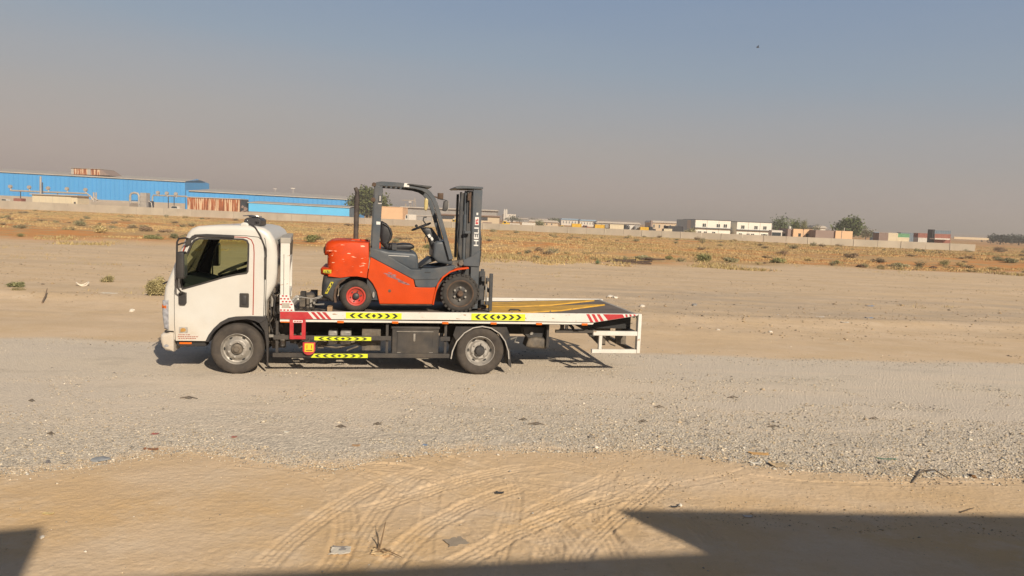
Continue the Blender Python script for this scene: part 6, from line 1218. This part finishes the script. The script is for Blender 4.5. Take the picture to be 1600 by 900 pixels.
# --- white double-storey site cabins
CZ = 196
for i, (x0, x1, ysh, yt, lab, wins, lows) in enumerate([(1087, 1142, 1067.5, 343.2, 'double-storey white site cabins with blue end wall, left block', (1100.5, 1122.5, 1133.5), (1094, 1103, 1116)), (1152, 1206, 1143, 346.4, 'double-storey white site cabins, right block by the trees', (1161, 1181.5, 1195.5), (1158, 1170, 1177, 1193, 1198))]):
    r = block(x0, x1, yt, CZ, 14, 'site_cabins', lab, 'cabin', 'cabin_white', group=None); T_, a, b_, y0, y1, z0, z1 = r; s0 = at(ysh, yt, CZ+6).x
    T_.part(MB().box(a, b_, y0, y1, z0, z1), 'wall', 'cabin_white', split='done')
    n_ = Vector((s0-a, 6, 0)); T_.part(MB().add([(a-.01, y0+.02, z0), (s0, y0+6, z0), (s0, y0+6, z1), (a-.01, y0+.02, z1), (a-.01, y1, z0), (s0, y1, z0), (s0, y1, z1), (a-.01, y1, z1)], [(0, 1, 2, 3), (1, 5, 6, 2), (3, 2, 6, 7)]), 'end_wall', 'cabin_blue', split='done')
    if i == 0: q0, q1 = .35, .65; T_.part(MB().add([(a+(s0-a)*q0-.02, y0+6*q0-.06, z1-2.4), (a+(s0-a)*q1-.02, y0+6*q1-.06, z1-2.4), (a+(s0-a)*q1-.02, y0+6*q1-.06, z1-.1), (a+(s0-a)*q0-.02, y0+6*q0-.06, z1-.1)], [(0, 1, 2, 3)]), 'end_panel', 'far_white', split='done')
    T_.part(MB().box(a-.1, b_+.1, y0-.12, y1, z1+.001, z1+.14), 'roof', 'band_dark', split='done')
    zm = at(x0, yt+12.5, CZ).z; T_.part(MB().box(a-.05, b_+.4, y0-.5, y0-.001, zm-.14, zm+.10), 'floor_band', 'band_dark', split='done')
    st = (b_-a)/3; mb = MB()
    for k in range(1, 3): mb.box(a+st*k-.04, a+st*k+.04, y0-.03, y0-.001, z0, z1)
    T_.part(mb, 'panel_joint', 'cap_grey', split='done')
    for xs, zz, w, h in [(x, z1-1.35, .85, .85) for x in wins]+[(x, zm-1.15, .8, .5) for x in lows]:
        xx = at(xs, 350, CZ).x; f_ = T_.part(MB().box(xx-w/2-.08, xx+w/2+.08, y0-.05, y0-.0015, zz-h/2-.08, zz+h/2+.08), 'window', 'cabin_white', split='done')
        T_.part(MB().box(xx-w/2, xx-.04, y0-.06, y0-.051, zz-h/2, zz+h/2).box(xx+.04, xx+w/2, y0-.06, y0-.051, zz-h/2, zz+h/2), 'pane', 'pane_dark', f_, split='done')
# --- coach, peach house, blocks, containers on the right
a, b_ = at(1206, 360.5, 176), at(1231, 361.5, 176); T_ = Thing('parked_coach', 'white coach with dark windows over the wall by the right cabins', 'bus', ((a.x+b_.x)/2, 176, 0))
T_.part(MB().box(a.x, b_.x, 176, 178.4, .4, a.z).box(a.x, b_.x-1.2, 176.2, 178.2, a.z+.001, a.z+.15), 'body', 'far_white', split='done', bevel=.06); T_.part(MB().box(a.x+.1, a.x+2.2, 175.95, 175.999, a.z-1.3, a.z-.35).box(a.x+2.5, b_.x-.3, 175.95, 175.999, a.z-1.3, a.z-.5), 'window', 'pane_dark', split='done')
for x in (a.x+.8, b_.x-.9): T_.part(MB().cyl((x, 175.97, .5), .5, 0, .3), 'wheel', 'rubber_black', split='done')
r = block(1240, 1270, 357.5, 174, 7, 'peach_house', 'small peach house with roof tank, left of the wide peach block', 'house', 'peach'); wall_box(r, 'wall', 'peach'); T_, a, b_, y0, y1, z0, z1 = r
T_.part(MB().box(a-1.1, a-.001, y0+.6, y1, z0, z1), 'side_wall', 'brown_wall', split='done'); T_.part(MB().lathe([(0, .32), (.5, .34), (.6, .1), (.6, 0)], (a-.2, y0+2, z1), 12, 'z').box(a-.6, a+.2, y0+1.6, y0+2.4, z1-.05, z1), 'water_tank', 'far_white', split='done'); T_.part(MB().box(a+2.3, a+2.4, y0-.04, y0-.001, z0, z1).box(a+2.38, a+2.46, y0-.3, y0-.2, z1-.1, z1+.25), 'drainpipe', 'brown_wall', split='done')  # left side wall coloured brown to hold its shade
for x in (a+1.2, a+3.0): T_.part(MB().box(x, x+.6, y0-.03, y0-.001, 1.0, 1.75), 'window', 'pane_dark', split='done')
r = block(1306, 1332.5, 360.4, 170, 7, 'peach_block', 'wide peach block, shaded side painted brown, under the large dark tree', 'building', 'peach'); T_, a, b_, y0, y1, z0, z1 = r; wall_box(r, 'wall', 'peach'); c = at(1270.5, 358.5, 172)
T_.part(MB().box(c.x, a-.001, y0+.4, y1, z0, z1-.02), 'side_wall', 'brown_wall', split='done'); T_.part(MB().tube([(a+1.4, y0-.06, 0), (a+1.4, y0-.06, z1+.1)], .05, 5), 'drainpipe', 'rim_light', split='done'); T_.part(MB().tube([(b_-1.1, y0+2, z1), (b_-1.1, y0+2, z1+.75)], .07, 6), 'vent_pipe', 'far_white', split='done')  # unlit side of the peach block, its shade painted as brown
container(1374, 1388, 363.4, 158, 'brown_wall', 'brown container end right of the large tree'); container(1388.2, 1403, 363.8, 158, 'cream', 'cream container beside the brown one, right field'); container(1403.3, 1421, 364.8, 159, 'cont_green', 'bright green container above a cream base', yb=370.5); container(1403.3, 1420.5, 370.8, 158.5, 'cream', 'low cream block under the green container')
container(1366, 1374, 362.5, 230, 'roof_blue', 'far pale blue container behind the brown container end'); container(1408, 1434, 363.3, 240, 'cont_blue', 'long dark blue-grey container behind the green one'); container(1435, 1458, 364.2, 215, 'cont_red', 'single rust-red container left of the stack', yb=371.2, zb=0); container(1435, 1457, 371.4, 214, 'far_white', 'white base block under the single red container')
container(1461, 1485.5, 359.8, 205, 'cont_blue', 'dark blue container, upper one of the stack', yb=365); container(1461, 1485.5, 365.3, 205, 'cont_red', 'rust-red container, lower one of the stack'); container(1458, 1460.8, 358.6, 205, 'mach_dark', 'dark left end of the container stack, a separate narrow box'); container(1461, 1484, 372, 203.5, 'far_white', 'pale base strip under the container stack', yb=374)  # the narrow dark box serves as the stack's left end
r = block(1491, 1545, 369.8, 230, .3, 'white_wall', 'low white boundary wall far right beyond the containers', 'wall', 'far_white', yb=373.3); wall_box(r, 'wall', 'tan_wall')
for i_, (x, w, h, l) in enumerate([(1563, 34, 10.5, 'dark low tree clump at the right horizon, left one'), (1592, 34, 10, 'dark low tree clump at the right edge of the horizon'), (1620, 40, 11, 'dark tree clump just past the right edge')]):
    tree(x, 374.5+i_, w, h, 300, (.045, .052, .045), l, 1500, lumps=14)
# far ridges
for nm, D, y0_, amp, c, sd_ in (('ridge', 1500, 2.0, 9, (.40, .30, .22), 1), ('hills', 2600, 6, 16, (.40, .31, .24), 2)):
    n = 160; V = []; 
    for i in range(n):
        x = (-1.1+2.2*i/(n-1))*D; h = y0_+amp*(fbm(np.array([x/D*5+3]), np.array([.5]), 4, sd_)[0]); 
        V += [(x, D-120, -2), (x, D, h), (x, D+200, h*.7-2)]
    me2 = bpy.data.meshes.new(nm); me2.from_pydata(V, [], [(i*3+k, i*3+3+k, i*3+4+k, i*3+1+k) for i in range(n-1) for k in (0, 1)]); me2.materials.append(mat(nm, c, .95, var=.1, scale=.01)); o = bpy.data.objects.new(nm, me2); scene.collection.objects.link(o); o['kind'] = 'structure'

# ================================================================== LITTER AND STONES
def rock(px, py, w, col, label, flat=.6, name='stone', cat='stone', seed=None, jit=.25, rough=.9):
    g = ground(px, py); r = w*g.y/FPX/2; sd_ = seed or int(px*3+py); rn = random.Random(sd_); bm = bmesh.new(); bmesh.ops.create_icosphere(bm, subdivisions=2, radius=1)
    ax = rn.uniform(.7, 1.0)
    for v in bm.verts:
        f = 1+rn.uniform(-jit, jit); v.co = Vector((v.co.x*r*f, v.co.y*r*ax*f, v.co.z*r*flat*f))
    me = bpy.data.meshes.new(name); bm.to_mesh(me); bm.free(); me.materials.append(mat('m_'+label[:22], col, rough, var=.18, scale=12))
    o = bpy.data.objects.new(name, me); scene.collection.objects.link(o); o.location = (g.x, g.y, zg(g.x, g.y)+r*flat*.4); o.rotation_euler = (0, 0, rn.uniform(0, 3)); tag(o, label, cat); return o
def sheet(px, py, w, d, col, label, name='litter', cat='litter', curl=.25, rot=0, th=.004, rough=.7):
    """thin crumpled sheet (card, plastic, cloth) with real thickness and curled edges"""
    g = ground(px, py); W = w*g.y/FPX; Dp = d; rn = random.Random(int(px+py*3)); n, m_ = 9, 6; V = []
    for j in range(m_):
        for i in range(n):
            u, v = i/(n-1)-.5, j/(m_-1)-.5; V.append((u*W*(1+.15*rn.uniform(-1, 1)), v*Dp*(1+.2*rn.uniform(-1, 1)), .006+curl*W*(abs(u)**2*1.6*rn.uniform(.5, 1)+rn.uniform(0, .10))))
    me = bpy.data.meshes.new(name); me.from_pydata(V, [], [(j*n+i, j*n+i+1, j*n+n+i+1, j*n+n+i) for j in range(m_-1) for i in range(n-1)]); me.materials.append(mat('m_'+label[:22], col, rough, var=.1, scale=15))
    o = bpy.data.objects.new(name, me); scene.collection.objects.link(o); o.location = (g.x, g.y, zg(g.x, g.y)); o.rotation_euler = (0, 0, rot); s = o.modifiers.new('s', 'SOLIDIFY'); s.thickness = th; tag(o, label, cat); return o
def sticks(pts, r, col, label, name='stick', cat='stick'):
    """each entry: list of photo points with height -> one branched twig"""
    g0 = ground(*pts[0][0][:2]); mb = MB()
    for path in pts:
        pp = []
        for x, y, h in path: g = ground(x, y); pp.append((g.x, g.y, zg(g.x, g.y)+h+r))
        mb.tube(pp, [r]*(len(pp)-1)+[r*.45], 6)
    return single(mb, name, mat('m_'+label[:22], col, .9, var=.3, scale=30), label, cat, (g0.x, g0.y, 0))
WHT, GRY, BRN = (.62, .57, .48), (.24, .23, .22), (.10, .07, .045)
sheet(532, 862, 30, .12, (.60, .54, .44), 'curved pale shell-like plastic piece on the foreground sand', 'plastic_piece', curl=.2, rot=.1); sheet(531, 858, 24, .07, (.30, .27, .24), 'grey ribbed strip lying on the pale plastic piece', 'plastic_piece', curl=.12)
sticks([[(590, 864, 0), (592, 855, .02), (588, 846, .05)], [(592, 862, 0), (597, 850, .05), (602, 839, .12)], [(580, 866, 0), (600, 862, .02), (628, 873, .01)], [(585, 858, .01), (600, 866, .01), (612, 866, .03)]], .006, (.20, .13, .07), 'dry branching root on the foreground sand', 'dry_root', 'twig')
sheet(596, 864, 28, .10, (.55, .40, .22), 'torn tan scrap lying under the dry root', 'torn_scrap', curl=.3); sheet(712, 847, 34, .14, (.32, .26, .19), 'flat greyish cardboard sheet on tyre tracks', 'cardboard', 'cardboard', .06, .5)
sheet(781, 770, 12, .04, (.05, .05, .05), 'small dark rag on tyre tracks', 'rag', 'rag', .3); rock(66, 842, 9, WHT, 'whitish stone at the tip of the left shadow'); sheet(76, 804, 16, .03, (.52, .40, .18), 'yellowish dry leaf scrap on sand, far left', 'dry_leaf', 'leaf')
rock(158, 719, 26, (.22, .23, .24), 'flat blue-grey slab at the gravel edge, left', .25); rock(75, 724, 9, (.16, .15, .15), 'dark grey rock at the gravel edge, far left', .8); rock(1063, 790, 7, WHT, 'white stone just above the right shadow', .9); sheet(1053, 791, 10, .03, (.06, .06, .06), 'small dark scrap left of the white stone', 'rag', 'rag')
sheet(1185, 710, 28, .08, (.55, .32, .12), 'orange-brown card strip on gravel, right', 'cardboard', 'cardboard', .08, -.1); sheet(1215, 728, 24, .14, (.52, .38, .22), 'folded tan carton at the gravel edge, right', 'carton', 'cardboard', .35); sheet(1180, 725, 18, .05, WHT, 'crumpled white scrap left of the folded tan carton', 'paper_scrap', 'paper', .3)
sticks([[(1425, 755, 0), (1438, 742, .02), (1447, 736, .03)], [(1440, 737, .0), (1460, 741, .04), (1482, 751, .01)]], .007, (.14, .11, .08), 'two crossing grey sticks at the gravel edge, right', 'dead_branch', 'stick')
rock(1521, 746, 12, (.22, .12, .05), 'brown clod on sand, far right', .5); sheet(1385, 718, 30, .03, (.12, .20, .14), 'dull green strip on gravel, right', 'plastic_strip', curl=.08); rock(1455, 737, 16, GRY, 'flat grey rock at the gravel edge, far right', .3)
sticks([[(1500, 802, 0), (1522, 796, .01)]], .006, BRN, 'short dark stick above the right shadow'); sheet(1168, 807, 14, .04, (.55, .5, .42), 'pale scrap at the edge of the right shadow', 'paper_scrap', 'paper')
rock(206, 486, 10, WHT, 'crumpled white bag on the sand left of the truck', .6, 'plastic_bag', 'bag', jit=.3); sheet(171, 463, 26, .25, (.66, .58, .45), 'long white sheet lying on sand behind the crumpled bag', 'plastic_sheet', 'litter', .06)
g = ground(129, 446); o = single(MB().tube([(g.x+.16*math.cos(t), g.y+.2*math.sin(t), .05+.05*math.sin(t*2)) for t in [i*math.pi/8 for i in range(16)]], .02, 6, close=True), 'hose_ring', mat('pale_plastic', (.68, .60, .48), .6), 'pale ring of hose on the far sand, left', 'hose', (g.x, g.y, 0))
sticks([[(66, 474, 0), (71, 469, .05), (74, 465, .12)]], .02, (.20, .14, .09), 'short leaning stick on sand, left'); sheet(1357, 498, 12, .12, (.24, .30, .40), 'blue scrap on far sand, nearer one', 'plastic_bag', 'bag', .3); sheet(1359, 478, 12, .2, (.26, .30, .36), 'blue scrap on far sand, farther one', 'plastic_bag', 'bag', .2); sheet(1320, 509, 12, .1, WHT, 'white scrap on sand right of the truck', 'paper_scrap', 'paper', .2)
sheet(1281, 497, 12, .1, (.62, .57, .5), 'pale scrap left of the nearer blue one', 'paper_scrap', 'paper', .2)
for i, (x, y, w, l) in enumerate([(953, 465, 12, 'pale rubble lump behind the tail of the truck, left one'), (961, 466, 10, 'pale rubble lump behind the tail of the truck, right one'), (1003, 479, 10, 'white rubble lump just right of the truck tail'), (1085, 477, 9, 'grey lump on the far sand right of the truck'), (1204, 520, 7, 'cream stone on the sand track, right'), (1122, 517, 6, 'cream stone on the sand track, centre right')]): rock(x, y, w, (.60, .54, .45) if i < 3 or i > 3 else GRY, l, .5)
for i, (x, y, w, l) in enumerate([(295, 623, 28, 'long dark dead twig on the gravel below the cab'), (50, 627, 10, 'short dark twig on the gravel, far left'), (80, 679, 12, 'dark chip on the gravel, left'), (1145, 622, 16, 'dark twig on the gravel, right of the truck'), (1005, 660, 14, 'dark twig on the gravel, lower right'), (533, 668, 16, 'dark twig on the gravel below the rear of the cab'), (838, 664, 26, 'long grey twig on the gravel, centre'), (818, 657, 12, 'small grey twig on the gravel above the long one'), (1209, 668, 18, 'dark twig near the coarse gravel, right'), (1366, 655, 14, 'dark twig near the coarse gravel, far right'), (1030, 637, 16, 'thin grey twig on the gravel, right'), (590, 664, 12, 'small dark twig on the gravel, centre left')]):
    sticks([[(x-w/2, y, 0), (x, y-1.2, .012), (x+w/2, y+.6, .0)], [(x-w/5, y, .0), (x+w/6, y+1.6, .01)]], .008, (.15, .12, .09), l)
for i, (x, y, w, c, l) in enumerate([(242, 679, 9, (.36, .11, .09), 'small red scrap on the gravel, left'), (366, 684, 7, (.34, .13, .10), 'tiny red scrap on the gravel below the cab'), (664, 696, 7, (.20, .28, .40), 'small blue scrap at the gravel edge, centre'), (556, 697, 12, (.42, .26, .14), 'brown scrap at the gravel edge, centre left'), (236, 703, 22, (.26, .12, .06), 'reddish brown bark piece at the gravel edge, left'), (448, 676, 8, (.66, .62, .52), 'cream scrap on the gravel, centre left')]): sheet(x, y, w, .05, c, l, 'scrap', 'scrap', .2)
# timber heap at the field edge
rn = random.Random(9); mat('old_timber', (.075, .05, .035), .9, var=.4)
for i in range(9):
    x = rn.uniform(963, 1026); g = ground(x, rn.uniform(407.5, 412.5)); a = rn.uniform(-.25, .25); l = rn.uniform(.4, 1.1); z = zg(g.x, g.y)
    single(MB().obox((g.x, g.y, z+.07+rn.uniform(0, .06)), (l*2, .18, .09), Matrix.Rotation(a, 3, 'Z') @ Matrix.Rotation(rn.uniform(-.1, .1), 3, 'Y')), 'plank', 'old_timber', 'dark old plank dumped along the edge of the field', 'plank', (g.x, g.y, z), group='dumped planks at the field edge')
for x, y, l, w in [(1345, 417, 'dark rubble pile at the right sand edge', 14), (1458, 418, 'reddish dark lump at the far right sand edge', 12), (1195, 411, 'dark stump left of the green shrub with a dark foot', 6)]: rock(x, y, w, (.09, .05, .03), l, .4)
# bird
c = at(1184, 74, 60)
T_ = Thing('bird', 'small dark bird flying high in the sky', 'bird', c); T_.part(MB().lathe([(-.11, 0), (-.07, .03), (0, .042), (.07, .025), (.13, .008), (.17, 0)], c, 10, 'x').lathe([(-.15, 0), (-.13, .012), (-.10, .022), (-.08, .02)], c, 8, 'x'), 'body', 'mach_dark', split='done')
for s in (-1, 1): T_.part(MB().add([(c.x-.05, c.y+s*.02, c.z+.01), (c.x+.06, c.y+s*.02, c.z+.01), (c.x+.02, c.y+s*.14, c.z+.11), (c.x-.03, c.y+s*.16, c.z+.12), (c.x+.0, c.y+s*.24, c.z+.14)], [(0, 1, 2, 3), (3, 2, 4)]), 'wing', 'mach_dark', split='done')

# ================================================================== BUILDING BEHIND THE VIEWER (its roof throws the foreground shadow)
HR = 4.6; kx, ky = .88*HR, -1.55*HR
S = [(-15, 4.0), (-3.94, 5.59), (-3.66, 5.69), (-3.27, 4.80), (-2.68, 4.90), (1.61, 5.70), (1.04, 6.52), (4.89, 6.75), (15, 7.35), (15, 1.2), (-15, 1.2)]
T_ = Thing('flat_roofed_shed', 'grey flat-roofed shed standing behind the viewer, shading the foreground', 'building', (kx, -6, 0))
T_.part(MB().prismz([(x+kx, y+ky) for x, y in S], HR-.12, HR), 'roof', 'cap_grey', split='done')
T_.part(MB().box(-9, 17, -14, -6.5, -.2, HR-.13), 'wall', 'plinth', split='done')

# ================================================================== HAZE
me = bpy.data.meshes.new('haze'); b_ = MB().box(-3200, 3200, -70, 3400, -8, 34); me.from_pydata(b_.v, [], b_.f)
M = bpy.data.materials.new('haze'); M.use_nodes = True; N = M.node_tree.nodes; N.remove(N['Principled BSDF']); pv = N.new('ShaderNodeVolumePrincipled'); pv.inputs['Color'].default_value = (.92, .84, .76, 1); pv.inputs['Density'].default_value = .0009; pv.inputs['Anisotropy'].default_value = .2
M.node_tree.links.new(pv.outputs[0], N['Material Output'].inputs['Volume']); me.materials.append(M)
hz = bpy.data.objects.new('haze', me); scene.collection.objects.link(hz); hz['kind'] = 'stuff'
